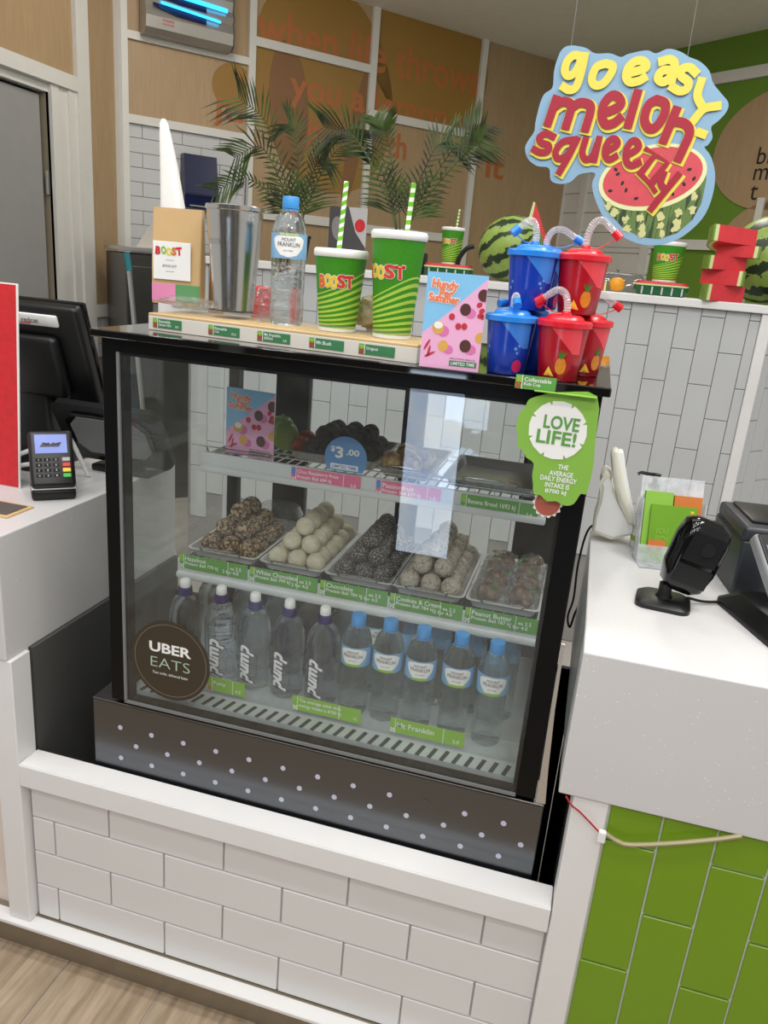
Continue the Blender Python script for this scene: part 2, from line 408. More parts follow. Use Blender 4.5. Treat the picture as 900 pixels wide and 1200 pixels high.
# lemon graphics and slogan printed on the panels
for (cx, cz, rx, rz, ro, m) in ((1.62, 2.9, .62, .78, .35, m_lemon), (2.62, 3.28, .62, .52, -.2, m_lemon), (.84, 2.78, .17, .16, 0, m_lemon), (1.30, 2.72, .17, .46, .1, m_lemon2), (1.92, 2.6, .07, .55, -.15, m_lemon2)):
    for (a, b, c, d) in rects:
        pl = clip_rect(ellipse(cx, cz, rx, rz, 40, ro), a, b, c, d)
        if len(pl) > 2: ob('lemon_print', prism(pl, .0008 if m is m_lemon else .0012), m, wb, M=FRONT)
for s, cx, cz, w, h in (('when life throws', 2.08, 3.235, 2.14, .26), ('you a lemon,', 2.1, 2.86, 1.6, .27), ('ju', .80, 2.595, .24, .2), ('it', 1.535, 2.58, .13, .2), ('th', 2.33, 2.59, .2, .2), ('it', 3.44, 2.565, .22, .2)):
    txt(s, wb, m_slogan, cx, cz, w, h, bold=.02, z=.002)

# ---- left wall with the doorway
wl = struct('wall_left', box(B(), 3.2, 3.98, .012, .12, FZ, 3.6), pbr('left_backing', (150, 140, 120), .7), loc=(-2.54, 0, 0), rot=(0, 0, PI / 2))
ob('wall_over_door', box(B(), .9, 3.2, .012, .12, 2.45, 3.6), m_trim, wl)
ob('wall_beside_door', box(B(), .9, 2.25, .012, .12, FZ, 2.45), m_trim, wl)
panel(wl, .9, 3.44, 2.585, 3.56, m_timber); panel(wl, 3.565, 3.885, 1.175, 3.56, m_timber)
for a, b, c, d in ((3.44, 3.565, FZ, 3.56), (3.885, 3.96, FZ, 3.56), (.9, 3.44, 2.5, 2.585), (3.565, 3.885, 1.09, 1.175)):
    ob('frame_bar', box(B(), a, b, -.03, .012, c, d), m_trim, wl)
for a, b, y in ((3.2, 3.27, -.012), (3.27, 3.36, -.004), (3.36, 3.44, -.016)): ob('jamb_moulding', box(B(), a, b, y, .03, FZ, 2.5), m_trim, wl)
tile_run(wl, m_tileg, 3.565, 3.885, .8, 1.09, .293, .0975, (.1, .24), 0, key='wl')
dr = struct('door_1', rbox(2.25, 3.165, .05, .09, FZ + .005, 2.43, .003, 1), pbr('grey_door_paint', (150, 150, 149), .5), loc=(-2.54, 0, 0), rot=(0, 0, PI / 2))
ob('hinge', box(B(), 3.17, 3.21, .025, .035, 1.86, 2.0), m_foil, dr)
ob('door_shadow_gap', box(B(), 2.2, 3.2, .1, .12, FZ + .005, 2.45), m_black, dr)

# ---- right wall, leaf green with timber roundels, white boarded dado near the corner
wr = struct('wall_right', box(B(), -1.3, 3.2, 0, .12, FZ, 3.6), m_gwall, loc=(1.2661, 6.4031, 0), rot=(0, 0, math.radians(-43.0)))
ob('frame_bar', box(B(), -1.2, 3.0, -.03, .0, 3.225, 3.31), m_trim, wr)
ob('frame_bar', box(B(), .99, 1.05, -.03, 0, FZ, 2.35), m_trim, wr)
ob('frame_bar', box(B(), -1.3, .99, -.03, 0, 1.95, 2.03), m_trim, wr)
for k in range(9): ob('white_board', rbox(-1.3, .02, -.02, 0, 1.0 + k * .18, 1.176 + k * .18, .004, 1), m_trim, wr)
for a in (-1.25, -.95, -.08): ob('frame_bar', box(B(), a, a + .08, -.045, -.02, .5, 2.62), m_trim, wr)
disc = ellipse(1.05, 2.7, .56, .44, 48); ob('timber_roundel', prism(disc, .012), m_timber, wr, M=FRONT)
ob('timber_roundel', prism(ellipse(1.2, 1.98, .5, .36, 48), .012), m_timber, wr, M=FRONT)
for i, s in enumerate(('br', 'm', 't')): txt(s, wr, m_ink, .9, 2.66 - .135 * i, None, (.125, .085, .11)[i], z=.014, left=True)

# ---- half wall behind the counters, vertical tiles
hw = struct('wall_half', box(B(), -1.12, 1.62, 2.36, 2.8, FZ, 1.54), m_grout)
ob('ledge_cap', rbox(-1.13, 1.66, 2.325, 2.85, 1.542, 1.577, .004), m_paint, hw)
vt = {}
for c in range(-22, 6):
    x0 = 1.052 + c * .098
    if x0 < -1.11 or x0 > 1.56: continue
    zj = 1.3625 if c % 2 == 0 else 1.2167
    z = zj - 5 * .292
    while z < 1.54:
        a, b = max(z, FZ), min(z + .292, 1.541); x1 = min(x0 + .098, 1.585)
        if b - a > .012 and a > .15:
            k = (round(b - a, 4), round(x1 - x0, 4))
            if k not in vt: vt[k] = mesh(rbox(.0013, x1 - x0 - .0013, 0, .009, .0013, b - a - .0013, .0015, 1))
            ob('tile', vt[k], m_tileg, hw, loc=(x0, 2.351, a))
        z += .292
ob('corner_trim', rbox(1.585, 1.63, 2.335, 2.4, FZ, 1.541, .003, 1), m_paint, hw)
wa = struct('wall_angled', box(B(), .03, 1.6, .012, .12, FZ, 1.54), m_grout, loc=(1.6, 2.36, 0), rot=(0, 0, TH))
ob('ledge_cap', rbox(0, 1.6, -.03, .14, 1.542, 1.577, .004), m_paint, wa)
for c in range(14):
    z = .2 + (.146 if c % 2 else 0)
    while z < 1.5:
        b = min(z + .292, 1.541); k = (round(b - z, 4), .098)
        if k not in vt: vt[k] = mesh(rbox(.0013, .0967, 0, .009, .0013, b - z - .0013, .0015, 1))
        ob('tile', vt[k], m_tileg, wa, loc=(.03 + c * .098, .003, z)); z += .292

# ---- service counters: thick stone tops with deep aprons
def counter(name, x0, x1):
    bm = box(B(), x0, x1, -.075, .646, .71, 1.0); bevel(bm, .003, 2)
    return bm
cl = ob('service_counter', counter('l', -1.3, -.211), m_counter); tag(cl, 'white stone counter under the payment keypad, left of the glass display case', 'counter')
cr = ob('service_counter', counter('r', .988, 2.3), m_counter); tag(cr, 'white stone counter under the barcode scanner, right of the glass display case', 'counter')
# ---- front wall under the counters: ledge, posts, tiles
wf = struct('wall_front', box(B(), -.2, 1.016, -.038, -.012, FZ + .02, .385), pbr('light_grey_grout', (196, 194, 192), .9))
ob('ledge', rbox(-.202, 1.014, -.072, -.006, .385, .444, .003), m_paint, wf)
ob('ledge_strip', rbox(-.2, 1.012, -.07, -.04, .444, .4455, .0005, 1), m_paint, wf)
tile_run(wf, m_tile, -.198, 1.014, -.017, .383, .2925, .0995, (.061, .211), -.045, .01, .004, zstart=-.017, key='wf')
ob('base_trim', rbox(-1.3, 1.02, -.085, -.03, -.03, -.0185, .002, 1), m_paint, wf)
kick = struct('baseboard_front', box(B(), -1.3, 2.3, -.05, -.03, FZ, -.018), m_kick)
pl = struct('trim_1', rbox(-.262, -.202, -.0715, -.01, -.018, .709, .002, 1), m_paint)
struct('wall_front_left', box(B(), -1.3, -.262, -.035, .0, FZ, .709), pbr('warm_white_panel', (226, 214, 204), .5))
struct('trim_2', rbox(1.016, 1.08, -.07, .0, -.02, .709, .002, 1), m_paint)
wg = struct('wall_green', box(B(), 1.08, 2.3, -.06, -.0, -.02, .709), m_groutw)
for c in range(12):
    x0 = 1.083 + c * .0935; z = (.3415 if c % 2 == 0 else .484) - 2 * .2865
    while z < .709:
        a, b = max(z, -.02), min(z + .2865, .707); k = ('g', round(b - a, 4))
        if b - a > .01:
            if k not in vt: vt[k] = mesh(rbox(.0022, .0913, 0, .007, .0022, b - a - .0022, .0015, 1))
            ob('tile', vt[k], m_green_tile, wg, loc=(x0, -.0655, a))
        z += .2865
struct('wall_niche_left', box(B(), -.215, -.202, .0, .646, FZ, .7095), m_dark)
struct('wall_niche_right', box(B(), 1.012, 1.02, .0, .646, FZ, .7095), m_black)
struct('wall_niche_back', box(B(), -.2, 1.01, .63, .646, FZ, .6), m_black)

struct('wall_opposite_added', box(B(), -5, 6, -6.2, -6.0, FZ, 3.4), pbr('dark_reflected_wall', (92, 88, 84), .5))  # unseen wall and its posts, added for the steel and glass to reflect
for _x in (-2.6, 0.6, 3.4): struct('trim_3' if _x < 0 else 'trim_4' if _x < 1 else 'trim_5', box(B(), _x - .12, _x + .12, -6.02, -5.9, FZ, 3.4), m_trim)
struct('floor_walkway', box(B(), -5, 6, -6.2, -3.4, FZ - .06, FZ), pbr('walkway_stone', (150, 140, 126), .4))
# lit advertising screen across the walkway, seen mirrored in the cabinet glass
scr = thing('advertising_screen', 'upright lit advertising screen mirrored as a pale blue glare in the cabinet glass', 'screen', (.15, -2.75, FZ), (0, 0, PI))
ob('housing', rbox(-.19, .19, 0, .08, 0, 1.3, .01), m_plastic, scr)
_t = NT('lit_screen'); _e = _t.n('ShaderNodeEmission'); _e.inputs[1].default_value = 5.0
_t.l(_t.ramp(_t.noise(_t.coord((1, 1, 1)), 2.5), [(.35, (.45, .62, 1)), (.6, (.85, .93, 1))]), _e.inputs[0]); _t.done(_e.outputs[0])
ob('lit_panel', box(B(), -.15, .15, -.004, 0, .18, 1.22), _t.m, scr)

# ================================================================== DISPLAY CABINET
cab = thing('display_cabinet', 'black framed refrigerated glass display case standing between the two counters', 'display case', (0, 0, FZ))
def cp(name, bm, mat, par=None, smooth=None, **kw):      # world-space part of the cabinet
    return ob(name, bm, mat, par or cab, smooth, M=T(0, 0, -FZ), **kw)
cp('lid', rbox(-.012, .962, -.019, .585, 1.430, 1.445, .002, 1), m_gloss)
for x0, x1, y0, y1 in ((0, .046, 0, .03), (.904, .95, 0, .03), (0, .03, .555, .585), (.92, .95, .555, .585)):
    cp('post', rbox(x0, x1, y0, y1, .627, 1.43, .002, 1), m_black)
cp('top_rail', box(B(), .046, .904, 0, .03, 1.398, 1.43), m_black)
cp('bottom_rail', box(B(), .046, .904, .0, .022, .62, .636), m_black)
for x0, x1 in ((.002, .028), (.922, .948)):
    cp('side_rail', box(B(), x0, x1, .03, .555, 1.4, 1.43), m_black); cp('side_rail', box(B(), x0, x1, .03, .555, .627, .65), m_black)
cp('front_glass', box(B(), .04, .912, -.004, .0, .632, 1.404), m_glass)
cp('side_glass', box(B(), .012, .016, .03, .555, .65, 1.4), m_glass)
cp('side_glass', box(B(), .934, .938, .03, .555, .65, 1.4), m_glass)
cp('glass_edge_strip', box(B(), .036, .042, -.005, .001, .632, 1.404), m_grey)
cp('glass_edge_strip', box(B(), .036, .912, -.005, .001, .628, .634), m_grey)
for x0, x1 in ((.135, .228), (.484, .54), (.8, .93)): cp('door_stile', box(B(), x0, x1, .56, .58, .85, 1.43), m_black)
cp('door_rail', box(B(), .03, .92, .56, .58, 1.385, 1.43), m_black)
cp('rear_panel', box(B(), .03, .92, .56, .58, .63, .85), pbr('brown_grey_lining', (66, 60, 54), .5))
lt = cp('door_latch', rbox(.075, .13, .545, .56, 1.02, 1.1, .004), m_foil); cp('latch_slot', box(B(), .095, .112, .543, .546, 1.04, 1.08), m_ink, lt)
cp('latch_plate', rbox(.13, .185, .53, .555, 1.375, 1.39, .002), m_foil)
for x0, x1 in ((.03, .135), (.228, .484), (.54, .8)): cp('door_glass', box(B(), x0, x1, .568, .572, .85, 1.39), m_glass)
cp('deck', box(B(), .03, .92, .03, .56, .632, .645), pbr('deck_grey_metal', (186, 192, 192), .4, metal=.2))
slot_me = mesh(xf(box(B(), -.0045, .0045, -.019, .019, 0, .0006), RZ(-.25)))
sl_m = pbr('slot_shadow', (58, 62, 64), .6)
for k in range(33):
    ob('vent_slot', slot_me, sl_m, cab, loc=(.06 + k * .0258, .048, .6452 - FZ))
cp('deck_ticket_rail', box(B(), .05, .9, .078, .081, .645, .692), m_acryl)
# steel base with light perforations
bp = cp('base_panel', rbox(-.05, .97, .001, .02, .35, .617, .002, 1), m_panel)
cp('base_flange', rbox(-.05, .97, .001, .08, .613, .6185, .001, 1), m_steel, None)
cp('base_body', box(B(), -.045, .965, .02, .58, FZ, .612), m_black)
hole_me = mesh(lathe([(.0058, -.0008), (.0058, .0004)], 14)); hole_m = pbr('light_perforation', (196, 196, 214), .5)
for row, (z, off) in enumerate(((.555, .02), (.5148, .06), (.474, .02))):
    k = 0
    while off + .0798 * k < .945:
        if not (row == 0 and k == 9): ob('perforation', hole_me, hole_m, bp, loc=(off + .0798 * k, .0006, z - FZ), rot=(PI / 2, 0, 0))
        k += 1
ob('perforation', lathe([(.0075, -.0008), (.0075, .0004)], 16), m_steel, bp, loc=(.736, .0006, .5602 - FZ), rot=(PI / 2, 0, 0))
cp('side_trim', xf(prism([(.954, .622), (.9715, .622), (.966, .7), (.9595, .83), (.957, .97), (.9515, .97), (.9515, .83), (.9525, .72)], .004), T(0, .006, 0) @ FRONT), m_foil)
# shelves
def shelf(x0, x1, y0, zt, zb, thick_end):
    r = cp('ticket_rail', rbox(x0, x1, y0, y0 + .01, zb, zt, .003, 2), m_shelf, smooth=40)
    cp('rail_lip', rbox(x0, x1, y0 - .008, y0 + .012, zb - .004, zb + .012, .004, 2), m_shelf, r, smooth=40)
    bm = B(); n = int((x1 - x0) / .024)
    for k in range(n + 1):
        x = x0 + .01 + (x1 - x0 - .02) * k / n; box(bm, x - .0015, x + .0015, y0 + .01, .55, zt - .008, zt - .005)
    for y in (y0 + .012, .38, .545): box(bm, x0, x1, y - .0025, y + .0025, zt - .013, zt - .008)
    cp('wire_rack', bm, m_wire)
    cp('wire_guard', tube(spline([(x0 + .008, y0 + .02, zt - .006), (x0 + .009, y0 + .012, zt + .01), (x0 + .03, y0 + .011, zt + .012), (x1 - .03, y0 + .011, zt + .012), (x1 - .009, y0 + .012, zt + .01), (x1 - .008, y0 + .02, zt - .006)], 6), .0016, 6), m_wire) if thick_end else None
    for x in (x0 + .002, x1 - .012): cp('shelf_bracket', box(B(), x, x + .01, y0 + .01, .555, zb + .008, zt - .01), m_shelf)
shelf(.085, .882, .25, 1.16, 1.118, True)
shelf(.045, .905, .21, .903, .858, False)

# ================================================================== PRICE TICKETS
def ticket(x0, x1, z0, z1, y, mat, lines, price, label, group, rotz=0, org=None, band=True, tail=0):
    w, h = x1 - x0, z1 - z0
    loc = ((x0 + x1) / 2, y, z0) if org is None else org
    t = thing('price_ticket', label, 'price ticket', loc, (0, 0, rotz), group)
    ob('card', rbox(-w / 2, w / 2, -.0008, 0, 0, h, .0002, 1), mat, t)
    fw = min(.011, w * .16)
    if band:
        ob('corner_square', prism([(-w / 2 + .001, h * .5), (-w / 2 + fw, h * .5), (-w / 2 + fw, h - .001), (-w / 2 + .001, h - .001)], .0004, z0=.0008), m_tlime if mat is not m_tpink else m_tblue, t, M=FRONT)
        bm = B(); n = 3; c = (fw - .001) / n
        for i in range(n):
            for j in range(n):
                if (i + j) % 2 == 0: prism([(-w / 2 + .001 + i * c, .001 + j * c), (-w / 2 + .001 + (i + 1) * c, .001 + j * c), (-w / 2 + .001 + (i + 1) * c, .001 + (j + 1) * c), (-w / 2 + .001 + i * c, .001 + (j + 1) * c)], .0004, bm, .0008)
        ob('chequer', bm, m_wink if mat is m_tpink or w > .1 else m_redp, t, M=FRONT)
        ob('divider', prism([(-w / 2 + fw, 0), (-w / 2 + fw + .0012, 0), (-w / 2 + fw + .0012, h), (-w / 2 + fw, h)], .0003, z0=.0008), m_wink, t, M=FRONT)
    x = -w / 2 + fw + .004; n = len(lines); lh = h * (.3 if n > 1 else .36)
    for i, s in enumerate(lines):
        V, F, a, b, c, d = glyph(s); nat = lh * (b - a) / (d - c); mw = w * (.62 if price else .8)
        txt(s, t, m_wink, x, h * (.72 - .36 * i if n > 1 else .58), min(nat, mw), lh, z=.0012, left=True, bold=.01)
    if price:
        if tail: ob('divider', prism([(w / 2 - tail, 0), (w / 2 - tail + .0012, 0), (w / 2 - tail + .0012, h), (w / 2 - tail, h)], .0003, z0=.0008), m_wink, t, M=FRONT)
        for i, p in enumerate(price): txt(p, t, m_wink, w / 2 - .004 - len(p) * h * .12, h * (.3 + (.3 * (len(price) - 1 - i) if len(price) > 1 else 0)), None, h * .24, z=.0012, bold=.01)
    return t
g2 = 'shelf price tickets'
for x0, x1, l, p, nm in ((.052, .228, ['Hazelnut', 'Protein Ball 770 kJ'], ['ea 2.5', '2 for 4.0'], 'under the nut ball tray, leftmost on the middle shelf'),
                         (.234, .402, ['White Chocolate', 'Protein Ball 799 kJ'], ['ea 2.5', '2 for 4.0'], 'under the white chocolate ball tray'),
                         (.408, .568, ['Chocolate', 'Protein Ball 784 kJ'], ['ea 2.5', '2 for 4.0'], 'under the dark coconut ball tray'),
                         (.573, .738, ['Cookies & Cream', 'Protein Ball 784 kJ'], ['ea 2.5', '2 for 4.0'], 'under the speckled cookie ball tray'),
                         (.743, .903, ['Peanut Butter', 'Protein Ball 787 kJ'], ['ea 2.5', '2 for 4.0'], 'under the wrapped packs, rightmost on the middle shelf')):
    ticket(x0, x1, .880, .916, .2085, m_tgreen, l, p, 'green shelf price ticket ' + nm, g2, tail=.05)
ticket(.31, .474, 1.124, 1.158, .248, m_tpink, ['Choc Raspberry Rose', 'Protein Ball 684 kJ'], ['3.0'], 'pink shelf price ticket below the blue round price sign', g2, tail=.04)
ticket(.51, .655, 1.122, 1.158, .248, m_tpink, ['Passionfruit', 'Protein Ball 639 kJ'], ['3.0'], 'pink shelf price ticket below the golden cream puffs', g2, tail=.03)
ticket(.70, .864, 1.12, 1.156, .248, m_tgreen, ['Banana Bread 1692 kJ'], ['3.6'], 'green shelf price ticket below the empty metal tray', g2, tail=.04)
ticket(.198, .29, .655, .69, .077, m_tlime, ['Pump'], ['4.5'], 'lime price ticket below the sports cap bottles, beside the round sticker', g2, tail=.03)
ticket(.405, .563, .655, .69, .077, m_tlime, ['The average adult daily', 'energy intake is 8700 kJ'], ['kJ'], 'lime energy notice ticket in the middle of the bottom rail', g2, tail=.05)
ticket(.629, .79, .655, .69, .077, m_tlime, ['Mt Franklin'], ['5.0'], 'lime price ticket below the blue capped water bottles', g2, tail=.045)

# ================================================================== ON TOP OF THE CABINET
LID = 1.445
TA = math.atan2(.0038 - .0701, .6292 - .061)
tray = thing('display_riser', 'low white riser with a timber top along the cabinet lid, carrying sample cups', 'riser', (.061, .0701, LID), (0, 0, TA))
ob('front_strip', rbox(0, .572, 0, .006, 0, .028, .001, 1), pbr('riser_white', (222, 216, 206), .5), tray)
ob('side_strip', rbox(0, .006, .006, .16, 0, .028, .001, 1), m_white, tray); ob('side_strip', rbox(.566, .572, .006, .16, 0, .028, .001, 1), m_white, tray)
ob('back_strip', rbox(.006, .566, .154, .16, 0, .028, .001, 1), m_white, tray)
ob('timber_top', rbox(.0, .572, .0, .16, .028, .033, .001, 1), m_timber2, tray)
ob('acrylic_lip', box(B(), .002, .57, .012, .014, .033, .05), m_acryl, tray)
def on_tray(u, v, z=0): return (.061 + u * math.cos(TA) - v * math.sin(TA), .0701 + u * math.sin(TA) + v * math.cos(TA), LID + z)
for u0, u1, l, p, nm in ((.012, .08, ['Reusable', 'Straw Kit'], ['8.0'], 'in front of the kraft straw kit'), (.142, .212, ['Reusable', 'Cup'], ['25.0'], 'in front of the steel tumbler'), (.251, .321, ['Mt Franklin', '600ml'], ['5.0'], 'in front of the blue capped water bottle on top'),
                         (.361, .431, ['Mr.Bush'], None, 'in front of the shorter green paper cup'), (.4606, .53, ['Original'], None, 'in front of the taller green paper cup')):
    ticket(u0, u1, 0, .018, 0, m_tgreen2, l, p, 'small green price ticket ' + nm, 'riser price tickets', TA, on_tray((u0 + u1) / 2, -.0004, .006))
ra = thing('acrylic_stand', 'low clear acrylic stand under the straw kit and the steel tumbler', 'stand', on_tray(.02, .05, .0335), (0, 0, TA))
ob('top_plate', box(B(), 0, .2, 0, .1, .011, .014), m_acryl, ra); ob('side', box(B(), 0, .003, 0, .1, 0, .011), m_acryl, ra); ob('side', box(B(), .197, .2, 0, .1, 0, .011), m_acryl, ra)
ZK = LID + .0335 + .0145
# kraft straw kit
k = thing('straw_kit', 'kraft card straw kit pouch with a white printed label', 'pouch', (.0745, .165, ZK), (0, 0, .12))
kb = ob('pouch', loft(B(), [rrect(.104, .034, .004, 0), rrect(.106, .03, .004, .08), rrect(.104, .012, .002, .187)]), m_kraft, k)
ob('label', rbox(-.047, .033, -.0195, -.0175, .048, .122, .0005, 1), m_white, k, M=RX(.0))
for s, m, x, dz, w in (('B', m_redp, -.036, 0, .011), ('O', m_tlime, -.024, .001, .011), ('O', m_yellow, -.013, -.001, .011), ('S', m_orange_ink, -.002, 0, .011), ('T', m_redp, .009, .001, .012)):
    txt(s, k, m, x, .104 + dz, w, .016, M=T(0, -.0196, 0) @ FRONT, bold=.06, rot=.1 * (1 if dz else -1))
txt('BYOS KIT', k, m_ink, -.011, .075, .03, .005, M=T(0, -.0196, 0) @ FRONT)
ob('rule', box(B(), -.02, -.002, -.0198, -.0195, .086, .0866), m_ink, k); ob('rule', box(B(), -.02, -.002, -.0198, -.0195, .064, .0646), m_ink, k)
ob('pink_patch', rbox(-.051, .0, -.0178, -.0165, .004, .04, .0004, 1), m_pinkp, k); ob('green_patch', rbox(.0, .051, -.0178, -.0165, .004, .04, .0004, 1), m_greenp, k)
# steel tumbler
c = thing('steel_tumbler', 'brushed stainless steel tumbler with a metal straw', 'tumbler', (.206, .15, ZK))
ob('body', lathe([(.036, 0), (.041, .002), (.0405, .006), (.054, .172), (.0545, .176), (.0545, .188), (.0575, .190), (.0575, .197), (.056, .1985), (.053, .197), (.052, .17), (.04, .02)], 40, cap1=False), m_steelv, c, 40)
txt('BOOST', c, m_steelv, 0, 0, .05, .01, M=None).hide_render = False
o = COL.objects[-1]; bm = bmesh.new(); bm.from_mesh(o.data); wrap(xf(bm, T(0, .13, 0)), lambda z: .0405 + .0135 * z / .172, -.35, .0006); bm.to_mesh(o.data); bm.free()
ob('straw', tube([(.015, .0, .03), (.02, .005, .25)], .0045, 10), m_steelv, c, 40); ob('straw', tube([(.008, .012, .03), (.012, .016, .238)], .004, 10), m_steelv, c, 40)
# brown printed paper bag standing between kit and tumbler, crumpled cellophane around
pb = ob('paper_bag', loft(B(), [rrect(.03, .02, .003, 0), rrect(.03, .016, .003, .1), rrect(.024, .006, .002, .253)]), pbr('brown_printed_paper', (150, 104, 62), .6, var=.5, vs=60), loc=(.125, .235, LID)); tag(pb, 'narrow brown printed paper bag squeezed between straw kit and tumbler', 'bag')
def crumple(w, d, h, seed, sub=4):
    bm = B(); bmesh.ops.create_icosphere(bm, subdivisions=sub, radius=1)
    for v in bm.verts:
        n = v.co.normalized(); f = 1 + .35 * mnoise.noise(n * 3 + Vector((seed, 0, 0))) + .2 * mnoise.noise(n * 8 + Vector((0, seed, 0)))
        v.co = Vector((n.x * w / 2 * f, n.y * d / 2 * f, max(0, h / 2 + n.z * h / 2 * f)))
    return bm
for i, (x, y, w, h, lb) in enumerate(((.035, .235, .06, .09, 'crumpled clear plastic wrap behind the straw kit'), (.275, .19, .09, .07, 'crumpled clear plastic wrap between tumbler and water bottle'), (.12, .12, .12, .02, 'flat crumpled clear plastic film under the kraft pouch'))):
    tag(ob('plastic_wrap', crumple(w, .06, h, i * 5.0), m_cello, loc=(x, y, LID + .034 if i < 2 else ZK - .001)), lb, 'plastic wrap')
# white tapering roll and leaning card behind the kit
wc = ob('paper_roll', loft(B(), [[(x + dx, y, z) for x, y, z in rrect(w, d, r, zz)] for w, d, r, zz, dx in ((.07, .05, .012, 0, .006), (.062, .044, .012, .15, .003), (.052, .034, .012, .25, .0), (.038, .026, .01, .33, -.009), (.025, .02, .008, .39, -.0175), (.018, .015, .007, .415, -.021), (.008, .007, .003, .424, -.022))]), pbr('white_paper', (236, 234, 230), .7, bump=.4, bs=60), smooth=50, loc=(-.035, .33, LID)); tag(wc, 'tall white tapering paper roll rising behind the kraft straw kit', 'paper roll')
cb = ob('card_sheet', prism([(-.12, .0), (.1, 0), (.12, .3), (.1, .31), (.07, .29)], .004), pbr('grey_white_card', (196, 190, 182), .7), M=FRONT, loc=(-1.98, 3.45, 1.5905), rot=(0, 0, TH)); tag(cb, 'pale grey card sheet standing on the steel appliance beside the straw kit', 'card')

# ---- water bottles
def R_fr(z): return .0325
def franklin(name, label, loc, rot=0, group=None, lit_top=True):
    b = thing(name, label, 'bottle', loc, (0, 0, rot), group)
    ob('body', lathe([(.024, .003), (.03, 0), (.0325, .006), (.033, .03), (.0318, .05), (.033, .07), (.0325, .1), (.0332, .118), (.0335, .122), (.0335, .17), (.032, .18), (.0265, .196), (.018, .207), (.0132, .212), (.0132, .222)], 24), m_pet, b, 60)
    ob('cap', lathe([(.0155, .213), (.0158, .215), (.0158, .232), (.0145, .2345), (.0, .2347)], 24, cap1=False), m_bcap, b, 40)
    ob('neck_ring', lathe([(.0162, .2095), (.0162, .212)], 20), m_bcap, b)
    lab = ob('label', wrap(patch(-.062, .062, .123, .168, 24), .0336, 0, .0004), pbr('blue_mountain_label', (128, 176, 214), .4, var=.3, vs=40) if 'lab' not in TM else TM['lab'], b, 40); TM['lab'] = lab.data.materials[0]
    ob('badge', wrap(blade([(.126, .004), (.129, .015), (.135, .021), (.142, .027), (.15, .03), (.158, .031), (.1625, .025), (.1655, .012)]), .0336, 0, .0009), m_wink, lab)
    bm = B(); put(bm, 'MOUNT', 0, .157, .026, .006); put(bm, 'FRANKLIN', 0, .1485, .042, .0078); put(bm, 'pure water', 0, .137, .018, .0035)
    ob('lettering', wrap(bm, .0336, 0, .0014), m_navy, lab)
    gz = (.164, .1685) if lit_top else (.1235, .1295)
    ob('green_crest', wrap(blade([(gz[0], .012), (sum(gz) / 2, .024), (gz[1], .012)]), .0336, 0, .0011), m_tlime, lab)
    if lit_top: ob('lettering', wrap(put(B(), '100% RECYCLED', 0, .1665, .034, .0032, bold=.01), .0336, 0, .0016), m_wink, lab)
    return b
TM = {}
franklin('water_bottle', 'blue capped clear water bottle on the riser between tumbler and green cup', (.331, .128, LID + .034), .36)
fb0 = franklin('water_bottle', '', (0, 0, 0), 0, 'blue capped water bottles in the cabinet', False)
ords = ('leftmost', 'second from left', 'middle', 'fourth from left', 'rightmost')
fx = (.524, .5955, .6705, .7515, .8275)
for i, x in enumerate(fx):
    lb = ords[i] + ' of the front row of blue capped water bottles on the cabinet deck'
    if i == 0: fb0.location = (x, .142, .6475); fb0.rotation_euler[2] = .05; fb0['label'] = lb
    else: copy_tree(fb0, (x, .142 + .004 * (i % 2), .6475), (0, 0, (.05, .1, .16, .1, .1)[i]), lb)
for i, x in enumerate(fx): copy_tree(fb0, (x + .012, .253, .6475), (0, 0, .6 + i), ords[i] + ' of the back row of blue capped bottles under the middle shelf')
def pump(loc, rot, label):
    b = thing('sports_bottle', label, 'bottle', loc, (0, 0, rot), 'sports cap water bottles')
    ob('body', lathe([(.027, .003), (.033, 0), (.037, .006), (.0375, .05), (.0355, .075), (.0375, .1), (.0365, .112), (.038, .12), (.0372, .128), (.0382, .136), (.037, .15), (.0335, .168), (.027, .182), (.018, .191), (.014, .194), (.014, .2)], 24), m_pet2, b, 60)
    ob('collar', lathe([(.0162, .194), (.0165, .196), (.0158, .213), (.012, .214)], 24), m_purple, b, 40)
    ob('spout_cap', lathe([(.0118, .213), (.0124, .215), (.0118, .229), (.0095, .232), (.004, .232), (.004, .2325)], 20), m_white, b, 40)
    ob('lettering', wrap(put_thick(B(), 'pump', -.004, .07, .085, .03, r=.004, rot=PI / 2, shear=.3), .0378, 0, .0006), m_purple, b)
    ob('lettering', wrap(put_thick(B(), 'pump', -.004, .07, .085, .03, r=.002, rot=PI / 2, shear=.3), .0378, 0, .0012), m_wink, b)
    ob('lettering', wrap(put(B(), 'pure water', .02, .066, .06, .006, rot=PI / 2), .0378, 0, .0005), m_purple, b)
    return b
px_ = (.099, .191, .2755, .359, .4435)
pb0 = pump((px_[0], .152, .6475), .75, ords[0] + ' of the front row of purple collared sports bottles')
for i in range(1, 5): copy_tree(pb0, (px_[i], .152, .6475), (0, 0, (.75, .3, .08, .02, .0)[i]), ords[i] + ' of the front row of purple collared sports bottles')
for i in range(5): copy_tree(pb0, (px_[i] + .015, .262, .6475), (0, 0, 1.2 + i), ords[i] + ' of the back row of purple collared bottles under the middle shelf')

